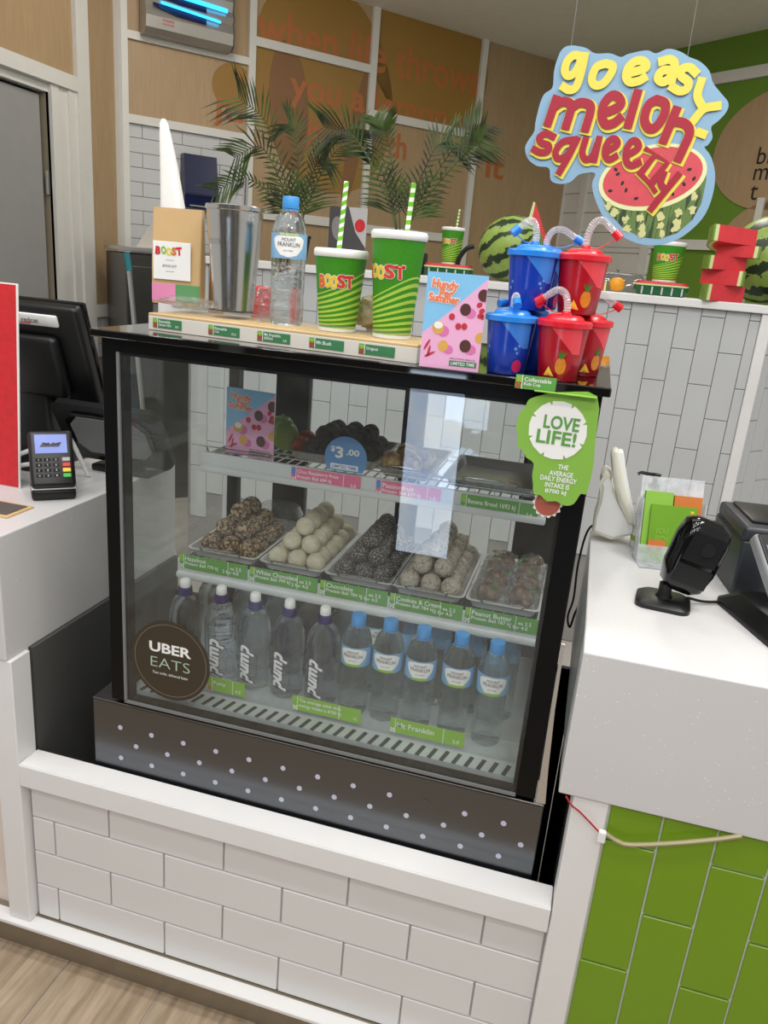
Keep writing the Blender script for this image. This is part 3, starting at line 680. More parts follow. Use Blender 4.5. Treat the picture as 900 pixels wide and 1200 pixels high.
# ---- green paper cups
def cup_mat():
    t = NT('green_ripple_cup_print'); co = t.coord(); sp = t.n('ShaderNodeSeparateXYZ'); t.l(co, sp.inputs[0]); X, Y, Z = sp.outputs
    th = t.math('ARCTAN2', X, t.math('MULTIPLY', Y, -1)); zz = t.math('SUBTRACT', Z, t.math('MULTIPLY', t.math('SINE', t.math('MULTIPLY', th, 1.0)), t.math('MULTIPLY', Z, .26)))
    w = t.math('SINE', t.math('MULTIPLY', t.math('POWER', t.math('MAXIMUM', zz, .001), .8), 430))
    st = t.math('MULTIPLY', t.math('GREATER_THAN', w, .1), t.math('LESS_THAN', zz, .082))
    col = t.mix(st, lin((62, 150, 22)), lin((186, 218, 84)))
    rip = t.math('SINE', t.math('MULTIPLY', th, 84))
    return t.done(t.bsdf(col, .4, 0, rip, .5, .0012))
m_cup = cup_mat()
def straw_mat():
    t = NT('striped_paper_straw'); co = t.coord(); sp = t.n('ShaderNodeSeparateXYZ'); t.l(co, sp.inputs[0]); X, Y, Z = sp.outputs
    w = t.math('SINE', t.math('ADD', t.math('ARCTAN2', X, Y), t.math('MULTIPLY', Z, 420)))
    return t.done(t.bsdf(t.mix(t.math('GREATER_THAN', w, .1), lin((112, 190, 40)), lin((236, 242, 226))), .5))
m_pstraw = straw_mat()
m_logo_red = pbr('logo_red', (222, 62, 40), .4); m_logo_y = pbr('logo_yellow', (244, 208, 40), .4); m_logo_b = pbr('logo_orange', (226, 110, 40), .4)
def boost_cup(label, loc, h, rt=.0485, rb=.0345, rot=0, straw=.095, s=1.0, name='paper_cup', group=None, sx=.016):
    c = thing(name, label, 'cup', loc, (0, 0, rot), group); hb = h - .014 * s
    R = lambda z: rb + (rt - rb) * z / hb
    ob('cup_body', lathe([(rb - .003, .002), (rb, .005)] + [(R(hb * k / 8), hb * k / 8) for k in range(1, 9)], 40), m_cup, c, 50)
    ob('paper_foot', lathe([(rb - .001, 0), (rb + .0008, .0), (rb + .0012, .006 * s)], 32), m_white, c, 40)
    ob('lid', lathe([(rt + .001, hb - .003 * s), (rt + .0028 * s, hb), (rt + .0028 * s, hb + .008 * s), (rt, hb + .012 * s), (rt - .003, hb + .012 * s), (rt - .005, hb + .008 * s), (.0, hb + .009 * s)], 40, cap1=False), m_white, c, 40)
    if straw: ob('straw', tube([(sx * s - .004, 0, hb - .02), (sx * s + .004, .0, h + straw)], .0046 * s, 10), m_pstraw, c, 40)
    zc = hb * .66; wl = .078 * s * h / .17
    def word(dx, eps, bold, mats):
        x = -wl * .5
        for i, (ch, m) in enumerate(zip('BOOST', mats)):
            wd = (.2, .19, .17, .22, .22)[i] * wl; bm = put_thick(B(), ch, x + wd / 2, zc + (0, .001, -.001, .0015, .001)[i] * s, wd * .92, .021 * s, r=bold, rot=(.05, 0, 0, -.08, .04)[i])
            x += wd; ob('logo_letter', wrap(bm, R, -.1, eps), m, c)
    word(0, .0006, .0026 * s, [m_wink] * 5); word(0, .0012, .0014 * s, (m_logo_b, m_logo_y, m_logo_y, m_logo_red, m_logo_red))
    return c
boost_cup('shorter green paper cup with striped straw on the riser beside the water bottle', (.4445, .107, LID + .034), .15, rot=.22, straw=.115, sx=-.003)
boost_cup('taller green paper cup with striped straw on the riser', (.558, .088, LID + .034), .188, rot=-.28, straw=.078)
boost_cup('small green paper cup with straw on a melon tray, behind the protein ball card', (.204, 2.44, 1.637), .165, .052, .04, rot=0, straw=.08)
boost_cup('green paper cup without straw on a melon tray beside the orange', (1.172, 2.44, 1.637), .17, .068, .05, straw=0, s=1.2)
# moulded fibre carrier behind the cups
fc = ob('cup_carrier', crumple(.1, .05, .075, 21.0), pbr('moulded_fibre', (206, 190, 164), .85), smooth=60, loc=(.51, .17, LID + .034)); tag(fc, 'beige moulded fibre cup carrier between the two green paper cups', 'cup carrier')

# ---- protein ball card, twice (lid and shelf)
m_sky = pbr('sky_print', (132, 196, 238), .5, var=.12, vs=20); m_pk = pbr('pink_card_print', (238, 178, 216), .5, var=.04)
m_choc = pbr('chocolate_print', (84, 48, 42), .5, var=.3, vs=90); m_gold = pbr('golden_print', (222, 170, 84), .5, var=.15, vs=80); m_pksh = pbr('deep_pink_print', (222, 120, 178), .5); m_berry = pbr('berry_print', (196, 50, 70), .5)
m_title = pbr('title_orange', (240, 132, 92), .5)
def promo_card(label, loc, rotz, w, h, tilt=0):
    c = thing('promo_card', label, 'card', loc, (tilt, 0, rotz)); S = lambda pts: [(-w / 2 + x * w, y * h) for x, y in pts]
    ob('board', rbox(-w / 2, w / 2, 0, .0025, 0, h, .0004, 1), m_wink, c)
    fl = lambda nm, pts, m, z: ob(nm, prism(S(pts), .0002, z0=z), m, c, M=FRONT)
    fl('sky_print', [(0, .36), (.38, .58), (1, .97), (1, 1), (0, 1)], m_sky, .0001); fl('pink_print', [(0, 0), (1, 0), (1, .97), (.38, .58), (0, .36)], m_pk, .0001)
    def dot(x, y, rx, ry, m, z=.0006, rot=0): return ob('printed_ball', prism([(-w / 2 + px, py) for px, py in clip_rect(ellipse(x * w, y * h, rx * w, ry * w, 18, rot), .0005, w - .0005, 0, h)], .0002, z0=z), m, c, M=FRONT)
    for x, y, r, m in ((.68, .64, .09, m_choc), (.95, .8, .09, m_choc), (.74, .26, .095, m_choc), (.26, .43, .1, m_gold), (.37, .24, .085, m_gold), (.97, .36, .08, m_gold)):
        dot(x + .09, y - .035, r, r * .9, m_pksh, .0004); dot(x, y, r, r * 1.1, m)
    dot(.26, .455, .075, .06, m_wink, .0009)
    for x, y in ((.47, .555), (.59, .46), (.69, .465)): dot(x, y, .05, .055, m_berry)
    for x, y in ((.9, .7), (.95, .64), (.98, .58), (.93, .59)): dot(x, y, .05, .04, m_berry, rot=.6)
    for x, y, a in ((.1, .24, 1.1), (.14, .17, 1.4), (.16, .14, .5)): dot(x, y, .1, .02, m_berry, rot=a)
    for s, x, y, ww, hh in (('Hundy', .31, .865, .42, .115), ('Per', .34, .79, .22, .075), ('Summer', .31, .735, .5, .08)):
        bx = -w / 2 + x * w
        ob('lettering', put_thick(B(), s, bx, y * h, ww * w, hh * h, r=.0021, z=.001, rot=-.06), m_wink, c, M=FRONT); ob('lettering', put_thick(B(), s, bx, y * h, ww * w, hh * h, r=.0009, k=6, z=.0014, rot=-.06), m_title, c, M=FRONT)
    txt('PROTEIN BALLS', c, m_ink, w * .22, h * .115, w * .42, h * .018, z=.0006)
    fl('green_strip', [(.5, .035), (.96, .035), (.96, .095), (.5, .095)], m_tgreen2, .0004); txt('LIMITED TIME', c, m_wink, w * .23, h * .065, w * .4, h * .035, z=.001, bold=.01)
    return c
promo_card('blue and pink protein ball card standing on the lid beside the blue kids cup', (.6885, -.008, LID), .08, .102, .157)
promo_card('blue and pink protein ball card standing inside the cabinet on the top shelf', (.193, .275, 1.158), -.1, .125, .155)

# ---- kids cups
def ribbed(path, r, n=10, rib=1):
    pts = spline(path, 10); tp = [r * (1.1 if (i % 2 and 4 < i < len(pts) - 8 and rib) else .92) for i in range(len(pts))]
    return tube(pts, r, n, taper=tp)
m_lightb = pbr('light_blue_window', (64, 132, 226), .25); m_lightr = pbr('light_red_window', (236, 74, 84), .25)
m_pine = pbr('pineapple_print', (214, 130, 36), .4, var=.4, vs=200); m_leaf = pbr('leaf_print', (58, 120, 40), .4); m_dragon = pbr('dragonfruit_print', (196, 30, 92), .4, var=.25, vs=120); m_tan = pbr('mango_print', (246, 196, 66), .4); m_bub = pbr('bubble_print', (90, 150, 236), .3)
def kids_cup(label, loc, col, ang, bend=.03, rise=.03, rot=0, plain=False):
    dk, lt, lw = (m_blued, m_blue, m_lightb) if col == 'b' else (m_redd, m_red, m_lightr)
    c = thing('kids_cup', label, 'cup', loc, (0, 0, rot), 'collectable kids cups'); rb, rt, hb = .0325, .0415, .09
    R = lambda z: rb + (rt - rb) * z / hb
    ob('cup_body', lathe([(rb - .002, 0), (rb, .0015), (R(.045), .045), (rt, hb)], 32), dk, c, 50)
    ob('lid', lathe([(rt + .0015, hb - .003), (rt + .004, hb - .002), (rt + .004, hb + .006), (rt + .001, hb + .0085), (.032, hb + .0095), (.029, hb + .014), (.024, hb + .0165), (.0, hb + .0165)], 32, cap1=False), lt, c, 40)
    bm = B(); rows = [[bm.verts.new((-.012 + .04 * (1 - j / 6) + ((.042) - (-.012 + .04 * (1 - j / 6))) * i / 8, .046 + .041 * j / 6, 0)) for i in range(9)] for j in range(7)]
    for ra_, rb_ in zip(rows, rows[1:]):
        for i in range(8): bm.faces.new((ra_[i], ra_[i + 1], rb_[i + 1], rb_[i]))
    ob('light_window', wrap(bm, R, .1, .0004), lw, c)
    if not plain:
        if col == 'r':
            ob('fruit_print', wrap(fan(ellipse(.008, .026, .009, .014, 16)), R, .15, .0006), m_pine, c)
            lf = B()
            for a in (-.5, -.2, .1, .4, .7): fan([(.008 - .002, .038), (.008 + .002, .038), (.008 + .016 * math.sin(a), .038 + .016 * math.cos(a))], lf)
            ob('leaf_print', wrap(lf, R, .15, .0007), m_leaf, c); ob('fruit_print', wrap(fan([(-.014, .008), (.004, .008), (-.006, .024)]), R, 0, .0008), m_tan, c)
        else:
            ob('fruit_print', wrap(fan(ellipse(.018, .016, .009, .011, 16)), R, .2, .0006), m_dragon, c)
            for x, y, r in ((.02, .045, .003), (.026, .05, .0025), (.023, .038, .0022), (-.03, .045, .0025), (-.034, .035, .003)): ob('bubble_print', wrap(fan(ellipse(x, y, r, r, 10)), R, 0, .0006), m_bub, c)
    ca, sa = math.cos(ang), math.sin(ang); z0 = hb + .0165
    def P(d, z): return (ca * d, sa * d, z)
    path = [P(0, z0 - .004), P(0, z0 + rise * .5), P(bend * .25, z0 + rise), P(bend * .7, z0 + rise * 1.12), P(bend * 1.15, z0 + rise * .9), P(bend * 1.6, z0 + rise * .62)]
    ob('straw', ribbed(path, .0058), m_straw, c, 30)
    ob('straw_collar', lathe([(.008, z0 - .001), (.0078, z0 + .004), (.0068, z0 + .006)], 14), lt, c, 40)
    a, b = Vector(path[-2]), Vector(path[-1]); d = (b - a).normalized()
    ob('straw_cap', tube([b - d * .006, b + d * .009], .0074, 12), lt, c, 40)
    ob('cap_strap', tube(spline([P(.007, z0 + .003), P(bend * .8, z0 + rise * .1), tuple(b + Vector((0, 0, -.006)))], 6), .0009, 5), lt, c)
    return c
kids_cup('front blue kids cup standing on the cabinet lid beside the promo card', (.782, .03, LID), 'b', -1.2, .018, .02, -.1)
kids_cup('blue kids cup on the cabinet lid behind the front blue one', (.806, .13, LID), 'b', PI + .2, .04, .012, .5)
kids_cup('front blue kids cup of the upper tier', (.80, .075, LID + .107), 'b', PI + .35, .022, .034, 0)
kids_cup('blue kids cup of the upper tier, behind the front upper one', (.812, .17, LID + .107), 'b', -.25, .034, .03, .4)
kids_cup('front red kids cup with pineapple print standing on the cabinet lid', (.8705, .02, LID), 'r', PI + .1, .028, .034, -.25)
kids_cup('red kids cup on the cabinet lid behind the front red one', (.905, .135, LID), 'r', -.15, .03, .03, .4)
kids_cup('red kids cup of the upper tier', (.884, .09, LID + .107), 'r', -.2, .03, .042, 0)
kt = ticket(.806, .873, 1.428, 1.451, -.0205, m_tgreen, ['Collectable', 'Kids Cup'], None, 'bright green price ticket hanging on the lid edge below the kids cups', 'riser price tickets')

# ================================================================== SIGNS
def strokes(S, w, z, dx=0, dy=0, sharp=()):       # heavy brush lettering: one flat ribbon per stroke, each on its own level
    bm = B()
    for si, path in enumerate(S):
        P = spline([(x + dx, y + dy, 0) for x, y in path], 6 if len(path) > 2 else 2) if si not in sharp else [Vector((x + dx, y + dy, 0)) for x, y in path]
        n = len(P); zz = z - 2.2e-4 * si; L = []; w_ = w * (.7 if si in sharp else 1); closed = (P[0] - P[-1]).length < 1e-4
        for i, p in enumerate(P):
            a, b = P[max(i - 1, 0)], P[min(i + 1, n - 1)]
            if closed and i in (0, n - 1): a, b = P[n - 2], P[1]
            t = (b - a).normalized(); m = Vector((-t.y, t.x, 0)); k = 1.0
            if si in sharp and 0 < i < n - 1: k = min(1.9, 1 / max(.4, abs(m.dot(Vector((-(b - p).normalized().y, (b - p).normalized().x, 0))))))
            q = p if closed or i not in (0, n - 1) else p + t * (w_ * .28 * (1 if i else -1))
            L.append((q + m * w_ / 2 * k, q - m * w_ / 2 * k))
        V = [(bm.verts.new((u.x, u.y, zz + 4e-6 * i)), bm.verts.new((v.x, v.y, zz + 4e-6 * i))) for i, (u, v) in enumerate(L)]
        for (a0, b0), (a1, b1) in zip(V, V[1:]): bm.faces.new((a0, b0, b1, a1))
    return bm
def smooth_outline(P, n=4):
    Q = [Vector((x, y, 0)) for x, y in P]; m = len(Q); out = []
    for i in range(m):
        a, b, c, d = Q[i - 1], Q[i], Q[(i + 1) % m], Q[(i + 2) % m]
        for k in range(n):
            t = k / n; v = .5 * ((2 * b) + (c - a) * t + (2 * a - 5 * b + 4 * c - d) * t * t + (3 * b - a - 3 * c + d) * t ** 3); out.append((v.x, v.y))
    return out
LOVE= [(-0.0452, -0.0135), (-0.0334, -0.0085), (-0.0216, -0.0041), (0.0024, 0.0008), (0.0561, 0.0004), (0.0646, -0.0733), (0.0681, -0.1196), (0.0649, -0.1625), (0.0554, -0.1656), (0.0467, -0.1848), (0.0312, -0.1901), (0.0175, -0.1846), (0.0024, -0.1871), (-0.0107, -0.1782), (-0.0223, -0.1773), (-0.0257, -0.1604), (-0.0294, -0.1448), (-0.0297, -0.1244), (-0.0437, -0.1158), (-0.0475, -0.1073), (-0.0605, -0.0985), (-0.062, -0.0803), (-0.0676, -0.0653), (-0.0641, -0.0415), (-0.0565, -0.0302), (-0.0534, -0.0196)]
BURST= [(0.0476, -0.0498), (0.0495, -0.0667), (0.047, -0.0809), (0.0398, -0.0808), (0.0451, -0.0856), (0.0443, -0.0872), (0.034, -0.1004), (0.0223, -0.1085), (0.0171, -0.1031), (0.0176, -0.1104), (0.016, -0.1109), (-0.0008, -0.1125), (-0.0149, -0.1095), (-0.0149, -0.1018), (-0.0196, -0.1073), (-0.0211, -0.1064), (-0.0343, -0.0952), (-0.0423, -0.0827), (-0.037, -0.0774), (-0.0441, -0.0778), (-0.0446, -0.0761), (-0.0462, -0.0588), (-0.0433, -0.0445), (-0.036, -0.0447), (-0.0413, -0.0398), (-0.0405, -0.0383), (-0.0298, -0.0254), (-0.018, -0.0177), (-0.0129, -0.023), (-0.0133, -0.0159), (-0.0117, -0.0154), (0.0047, -0.0142), (0.0185, -0.0174), (0.0185, -0.0247), (0.023, -0.0195), (0.0245, -0.0203), (0.0373, -0.0313), (0.0452, -0.0433), (0.0402, -0.0484), (0.0471, -0.0481)]
SIGN= [(-0.1594, 0.2605), (-0.1197, 0.2555), (-0.0945, 0.2433), (-0.0561, 0.244), (-0.0281, 0.2361), (-0.0103, 0.2434), (0.0333, 0.2524), (0.0569, 0.2459), (0.0847, 0.2566), (0.1152, 0.251), (0.1395, 0.2391), (0.167, 0.2294), (0.1928, 0.2094), (0.2076, 0.1822), (0.232, 0.1587), (0.2528, 0.1385), (0.2528, 0.1176), (0.2374, 0.096), (0.2234, 0.0813), (0.2313, 0.0567), (0.223, 0.0384), (0.2166, 0.0331), (0.2376, 0.0102), (0.2558, -0.0327), (0.2586, -0.0842), (0.2487, -0.1297), (0.225, -0.1655), (0.1918, -0.1947), (0.1479, -0.2118), (0.1004, -0.2129), (0.0495, -0.1969), (0.0037, -0.1647), (-0.0325, -0.1164), (-0.0519, -0.0714), (-0.0485, -0.0422), (-0.0881, -0.0465), (-0.1094, -0.0668), (-0.137, -0.0736), (-0.1629, -0.0658), (-0.1731, -0.0355), (-0.2051, -0.0317), (-0.2323, -0.0153), (-0.2442, 0.0109), (-0.2385, 0.0301), (-0.2253, 0.0533), (-0.2248, 0.0795), (-0.2189, 0.1241), (-0.21, 0.1464), (-0.1921, 0.1614), (-0.1934, 0.1975), (-0.1897, 0.2261), (-0.18, 0.2511)]
RIND= [(-0.0347, -0.0628), (-0.0214, -0.1003), (0.0033, -0.1375), (0.0456, -0.1737), (0.0973, -0.1951), (0.1451, -0.1964), (0.1887, -0.1779), (0.2206, -0.1429), (0.2353, -0.1005), (0.2364, -0.0484), (0.2293, -0.0048), (0.1896, -0.0213), (0.0937, -0.0861), (0.0155, -0.0906)]
PITH= [(0.2291, -0.0055), (0.233, -0.0187), (0.2331, -0.0327), (0.2291, -0.0472), (0.2213, -0.0616), (0.2099, -0.0756), (0.1951, -0.0888), (0.1774, -0.1007), (0.1572, -0.1109), (0.1352, -0.1193), (0.112, -0.1253), (0.0883, -0.129), (0.0649, -0.13), (0.0426, -0.1284), (0.022, -0.1241), (0.0038, -0.1174), (-0.0114, -0.1084), (-0.0231, -0.0974), (-0.0308, -0.0848), (-0.0345, -0.0709), (-0.0339, -0.0563), (-0.0291, -0.0414), (-0.0204, -0.0267), (-0.0079, -0.0126), (0.0078, 0.0005), (0.0262, 0.0121), (0.0468, 0.0218), (0.0689, 0.0295), (0.0919, 0.035), (0.1149, 0.038), (0.1375, 0.0386), (0.1589, 0.0366), (0.1785, 0.0323), (0.1958, 0.0257), (0.2102, 0.017), (0.2215, 0.0065)]
FLESH= [(0.2192, -0.007), (0.2226, -0.0186), (0.2223, -0.031), (0.2184, -0.0438), (0.2109, -0.0566), (0.2002, -0.0691), (0.1863, -0.0808), (0.1698, -0.0916), (0.1511, -0.1008), (0.1308, -0.1084), (0.1094, -0.114), (0.0876, -0.1175), (0.0662, -0.1187), (0.0458, -0.1175), (0.027, -0.114), (0.0104, -0.1084), (-0.0033, -0.1006), (-0.0138, -0.0911), (-0.0207, -0.0801), (-0.0238, -0.068), (-0.023, -0.0551), (-0.0184, -0.0419), (-0.0101, -0.0288), (0.0015, -0.0162), (0.0161, -0.0045), (0.0332, 0.0059), (0.0523, 0.0148), (0.0727, 0.0219), (0.0939, 0.027), (0.1151, 0.03), (0.1359, 0.0308), (0.1555, 0.0294), (0.1734, 0.0258), (0.1892, 0.0202), (0.2023, 0.0127), (0.2124, 0.0036)]
SEEDS= [(0.0112, -0.0415), (0.0391, -0.0801), (0.0038, -0.0305), (0.0685, -0.099), (0.1622, -0.0375), (0.1828, -0.0572), (0.1896, -0.0213), (0.0268, -0.0633), (0.1591, -0.0824), (-0.0016, -0.0839), (0.2051, -0.0427)]
SPECK= [(0.0192, -0.1365), (0.0502, -0.1539), (0.0581, -0.1767), (0.0889, -0.1475), (0.0968, -0.1702), (0.0979, -0.1896), (0.1388, -0.1405), (0.1429, -0.1633), (0.1503, -0.1821), (0.1828, -0.1263), (0.1839, -0.1529), (0.183, -0.1683), (0.2136, -0.0868), (0.2156, -0.1167), (0.0007, -0.1222)]
CRADLE= [(-0.0689, 0.0216), (-0.0708, 0.0597), (-0.0644, 0.1097), (-0.0654, 0.1534), (-0.0718, 0.1677), (-0.062, 0.1821), (-0.046, 0.1715), (-0.0454, 0.1434), (-0.0083, 0.0922), (0.0249, 0.0533), (0.0267, 0.0312), (-0.0211, 0.0094)]
HANDSET= [(-0.0584, 0.2211), (-0.0527, 0.2345), (-0.0407, 0.2341), (-0.0191, 0.1653), (0.0034, 0.104), (0.0248, 0.0615), (0.0138, 0.0553), (-0.0208, 0.1045), (-0.0425, 0.1617)]
GOS= [[(-0.1278, 0.2329), (-0.1464, 0.2368), (-0.1616, 0.2231), (-0.1654, 0.2016), (-0.1564, 0.189), (-0.1428, 0.1929), (-0.132, 0.2095), (-0.1263, 0.2329)], [(-0.1194, 0.2387), (-0.1225, 0.199), (-0.1303, 0.163), (-0.1473, 0.1554), (-0.1653, 0.1636)], [(-0.0636, 0.2193), (-0.0853, 0.2104), (-0.0928, 0.184), (-0.0825, 0.1686), (-0.0635, 0.1719), (-0.0478, 0.1936), (-0.0449, 0.2134), (-0.0636, 0.2193)], [(-0.0039, 0.1974), (0.037, 0.2109), (0.0306, 0.2254), (0.0116, 0.2264), (-0.0049, 0.2121), (-0.0074, 0.191), (0.0048, 0.1779), (0.0271, 0.1813), (0.0399, 0.19)], [(0.0717, 0.2262), (0.0931, 0.2314), (0.1079, 0.2193), (0.1065, 0.179)], [(0.1043, 0.2068), (0.0806, 0.2063), (0.0717, 0.1893), (0.0869, 0.1799), (0.1054, 0.1929)], [(0.1628, 0.2019), (0.1442, 0.2145), (0.1267, 0.21), (0.1281, 0.1948), (0.1477, 0.1814), (0.1463, 0.1654), (0.1293, 0.1607), (0.1081, 0.1707)], [(0.1788, 0.1877), (0.1756, 0.1515), (0.1952, 0.1227)], [(0.232, 0.1302), (0.197, 0.1214), (0.1755, 0.0909)], [(0.1935, 0.0673), (0.2108, 0.0623)]]
MELS= [[(-0.1771, 0.1356), (-0.1911, 0.0718)], [(-0.1802, 0.1136), (-0.159, 0.1274), (-0.1383, 0.1222), (-0.1353, 0.1077), (-0.1426, 0.0662)], [(-0.1365, 0.1106), (-0.115, 0.1258), (-0.0899, 0.1223), (-0.0843, 0.1064), (-0.0907, 0.0622)], [(-0.0484, 0.1033), (-0.011, 0.1218), (-0.0173, 0.141), (-0.0359, 0.1455), (-0.052, 0.1256), (-0.0535, 0.0966), (-0.0402, 0.0773), (-0.0196, 0.081), (-0.0048, 0.0946)], [(0.0277, 0.1558), (0.0172, 0.0751)], [(0.0777, 0.1395), (0.0598, 0.1255), (0.0556, 0.0931), (0.0692, 0.0726), (0.0878, 0.0755), (0.102, 0.1019), (0.1007, 0.1296), (0.0777, 0.1395)], [(0.1312, 0.1192), (0.1122, 0.0424)], [(0.1275, 0.0906), (0.1577, 0.086), (0.173, 0.0651), (0.1649, 0.0287), (0.1566, 0.0006)]]
SQS= [[(-0.1696, 0.0412), (-0.1918, 0.0486), (-0.2085, 0.0389), (-0.2026, 0.0263), (-0.1811, 0.0197), (-0.1815, 0.0053), (-0.2016, 0.0021), (-0.2208, 0.0096)], [(-0.1187, 0.0366), (-0.1444, 0.0303), (-0.1597, 0.007), (-0.1538, -0.0101), (-0.1348, -0.007), (-0.1199, 0.0125), (-0.1144, 0.0345)], [(-0.1072, 0.04), (-0.1232, -0.0027), (-0.1435, -0.047)], [(-0.0858, 0.0409), (-0.0899, 0.0064), (-0.0778, -0.0096), (-0.0616, -0.0006), (-0.0548, 0.0266)], [(-0.0513, 0.0438), (-0.0557, -0.0124)], [(-0.0256, 0.013), (-0.003, 0.0288), (-0.0084, 0.0418), (-0.0209, 0.0413), (-0.0306, 0.0239), (-0.0285, 0.0016), (-0.016, -0.0068), (-0.0001, 0.0022)], [(0.029, 0.0065), (0.0524, 0.0238), (0.045, 0.0396), (0.0314, 0.0376), (0.0228, 0.0151), (0.0288, -0.0106), (0.0427, -0.0189), (0.0624, -0.0105)], [(0.0711, 0.0231), (0.0983, 0.0096), (0.068, -0.0378), (0.0933, -0.0575)], [(0.1067, 0.0056), (0.1322, -0.0079), (0.099, -0.0632), (0.1146, -0.0804)], [(0.1277, -0.0333), (0.1246, -0.0588), (0.1399, -0.0745)], [(0.1662, -0.0343), (0.1389, -0.0775), (0.1101, -0.1247)]]
ll = thing('shelf_wobbler', 'green cut-out energy notice with white burst hanging at the cabinet corner', 'sign', (.885, -.024, 1.43))
m_ll = pbr('wobbler_green', (134, 184, 70), .5, var=.04)
ob('board', prism(smooth_outline(LOVE, 3), .0015), m_ll, ll, M=FRONT); ob('burst', prism(BURST, .0008, z0=.0016), m_wink, ll, M=FRONT)
ob('fold', rbox(-.045, .056, -.012, -.0015, -.002, -.0005, .0003, 1), m_ll, ll)
for s, x, y, w, h, r in (('LOVE', .0066, -.0503, .0588, .023, -.012), ('LIFE!', .0014, -.0758, .0653, .024, -.008)): txt(s, ll, m_tgreen, x, y, w, h, rot=r, z=.003, bold=.025)
for s, x, y, w, h, r in (('THE', .0202, -.124, .0172, .0085, 0), ('AVERAGE', .0185, -.136, .0396, .0088, 0), ('DAILY ENERGY', .0154, -.1461, .061, .0088, 0), ('INTAKE IS', .015, -.1574, .0408, .0088, 0), ('8700 kJ', .0137, -.1689, .0358, .0092, 0)): txt(s, ll, m_wink, x, y, w, h, rot=r, z=.0022, bold=.02)
# red scalloped tag peeping out below it
rt_ = thing('scalloped_tag', 'small terracotta scalloped tag below the green energy notice', 'tag', (.888, -.012, 1.235))
ob('disc', prism([((.024 + .002 * math.cos(a * 14)) * math.cos(a), (.024 + .002 * math.cos(a * 14)) * math.sin(a)) for a in (2 * PI * i / 84 for i in range(84))], .001), m_wink, rt_, M=FRONT)
ob('face', prism(ellipse(0, 0, .0215, .0215, 36), .0006, z0=.001), pbr('terracotta_print', (178, 92, 74), .5), rt_, M=FRONT); txt('100', rt_, m_gold, -.006, .006, .014, .007, z=.002)
# hanging melon sign
sg = thing('hanging_sign', 'cut-out hanging sign with a halved watermelon and yellow and red slogan', 'sign', (.9, 1.0, 1.93))
ob('board', prism(smooth_outline(SIGN), .006), m_skyblue, sg, M=FRONT)
t_ = NT('melon_rind_print'); _n = t_.noise(t_.coord((60, 1, 8)), 1.0, 3); t_.done(t_.bsdf(t_.ramp(_n, [(.42, lin((44, 62, 40))), (.5, lin((96, 122, 62)))]), .5)); 
ob('rind_print', prism(RIND, .0006, z0=.006), t_.m, sg, M=FRONT); ob('pith_print', prism(PITH, .0006, z0=.0066), pbr('pale_pith', (222, 224, 170), .5), sg, M=FRONT)
ob('flesh_print', prism(FLESH, .0006, z0=.0072), pbr('melon_flesh_print', (206, 74, 84), .55, var=.14, vs=40), sg, M=FRONT)
for i, (x, y) in enumerate(SEEDS): ob('seed_print', prism(ellipse(x, y, .006, .0038, 12, .5 + i), .0004, z0=.0079), m_ink, sg, M=FRONT)
m_spk = pbr('rind_speckle', (202, 200, 140), .5)
for i, (x, y) in enumerate(SPECK):
    rr = random.Random(i); bm = B()
    pts = [((.011 * rr.uniform(.5, 1.25)) * math.cos(a), (.012 * rr.uniform(.5, 1.3)) * math.sin(a)) for a in (2 * PI * q / 14 for q in range(14))]
    ob('speckle_print', prism([(x + p, y + q) for p, q in pts], .0004, z0=.0068 + i * 2e-5), m_spk, sg, M=FRONT)
ob('yellow_lettering', strokes(GOS, .0205, .0125), m_yellow, sg, M=FRONT)
for L, w, sh in ((MELS, .0225, ()), (SQS, .0172, (7, 8))):
    ob('yellow_letter_shadow', strokes(L, w + .009, .0106, .0028, -.004, sh), m_yellow, sg, M=FRONT); ob('red_lettering', strokes(L, w, .0136, sharp=sh), m_crimson, sg, M=FRONT)
for x, z in ((.1353, .242), (-.1591, .2586)): ob('hanging_wire', tube([(x, 0, z - .006), (x * .96, 0, 3.56 - 1.93)], .0009, 5), m_wire, sg)
# round delivery sticker on the glass
us = thing('round_sticker', 'round dark brown sticker with white lettering on the cabinet glass', 'sticker', (.151, -.0043, .757))
t_ = NT('smoked_brown_film'); _tr = t_.n('ShaderNodeBsdfTransparent'); _tr.inputs[0].default_value = (.22, .19, .14, 1); _df = t_.n('ShaderNodeBsdfPrincipled'); _df.inputs['Base Color'].default_value = (*lin((74, 64, 50)), 1); _df.inputs['Roughness'].default_value = .3
_mx = t_.n('ShaderNodeMixShader'); _mx.inputs[0].default_value = .72; t_.l(_tr.outputs[0], _mx.inputs[1]); t_.l(_df.outputs[0], _mx.inputs[2]); t_.done(_mx.outputs[0])
ob('film', prism(ellipse(0, 0, .094, .094, 64), .0006), t_.m, us, M=FRONT)
bm = B(); 
for i in range(64):
    a, b = 2 * PI * i / 64, 2 * PI * (i + 1) / 64; vs = [bm.verts.new((r * math.cos(q), r * math.sin(q), .0009)) for r, q in ((.0852, a), (.0852, b), (.086, b), (.086, a))]; bm.faces.new(vs)
ob('rim_line', bm, pbr('pale_line', (150, 146, 130), .5), us, M=FRONT)
txt('UBER', us, m_wink, .0, .028, .1, .024, z=.001, bold=.03); txt('EATS', us, pbr('pale_green_ink', (176, 200, 180), .5), .0, -.008, .094, .024, z=.001, bold=-.012); txt('Your order, delivered faster', us, m_wink, 0, -.034, .086, .0075, z=.001)

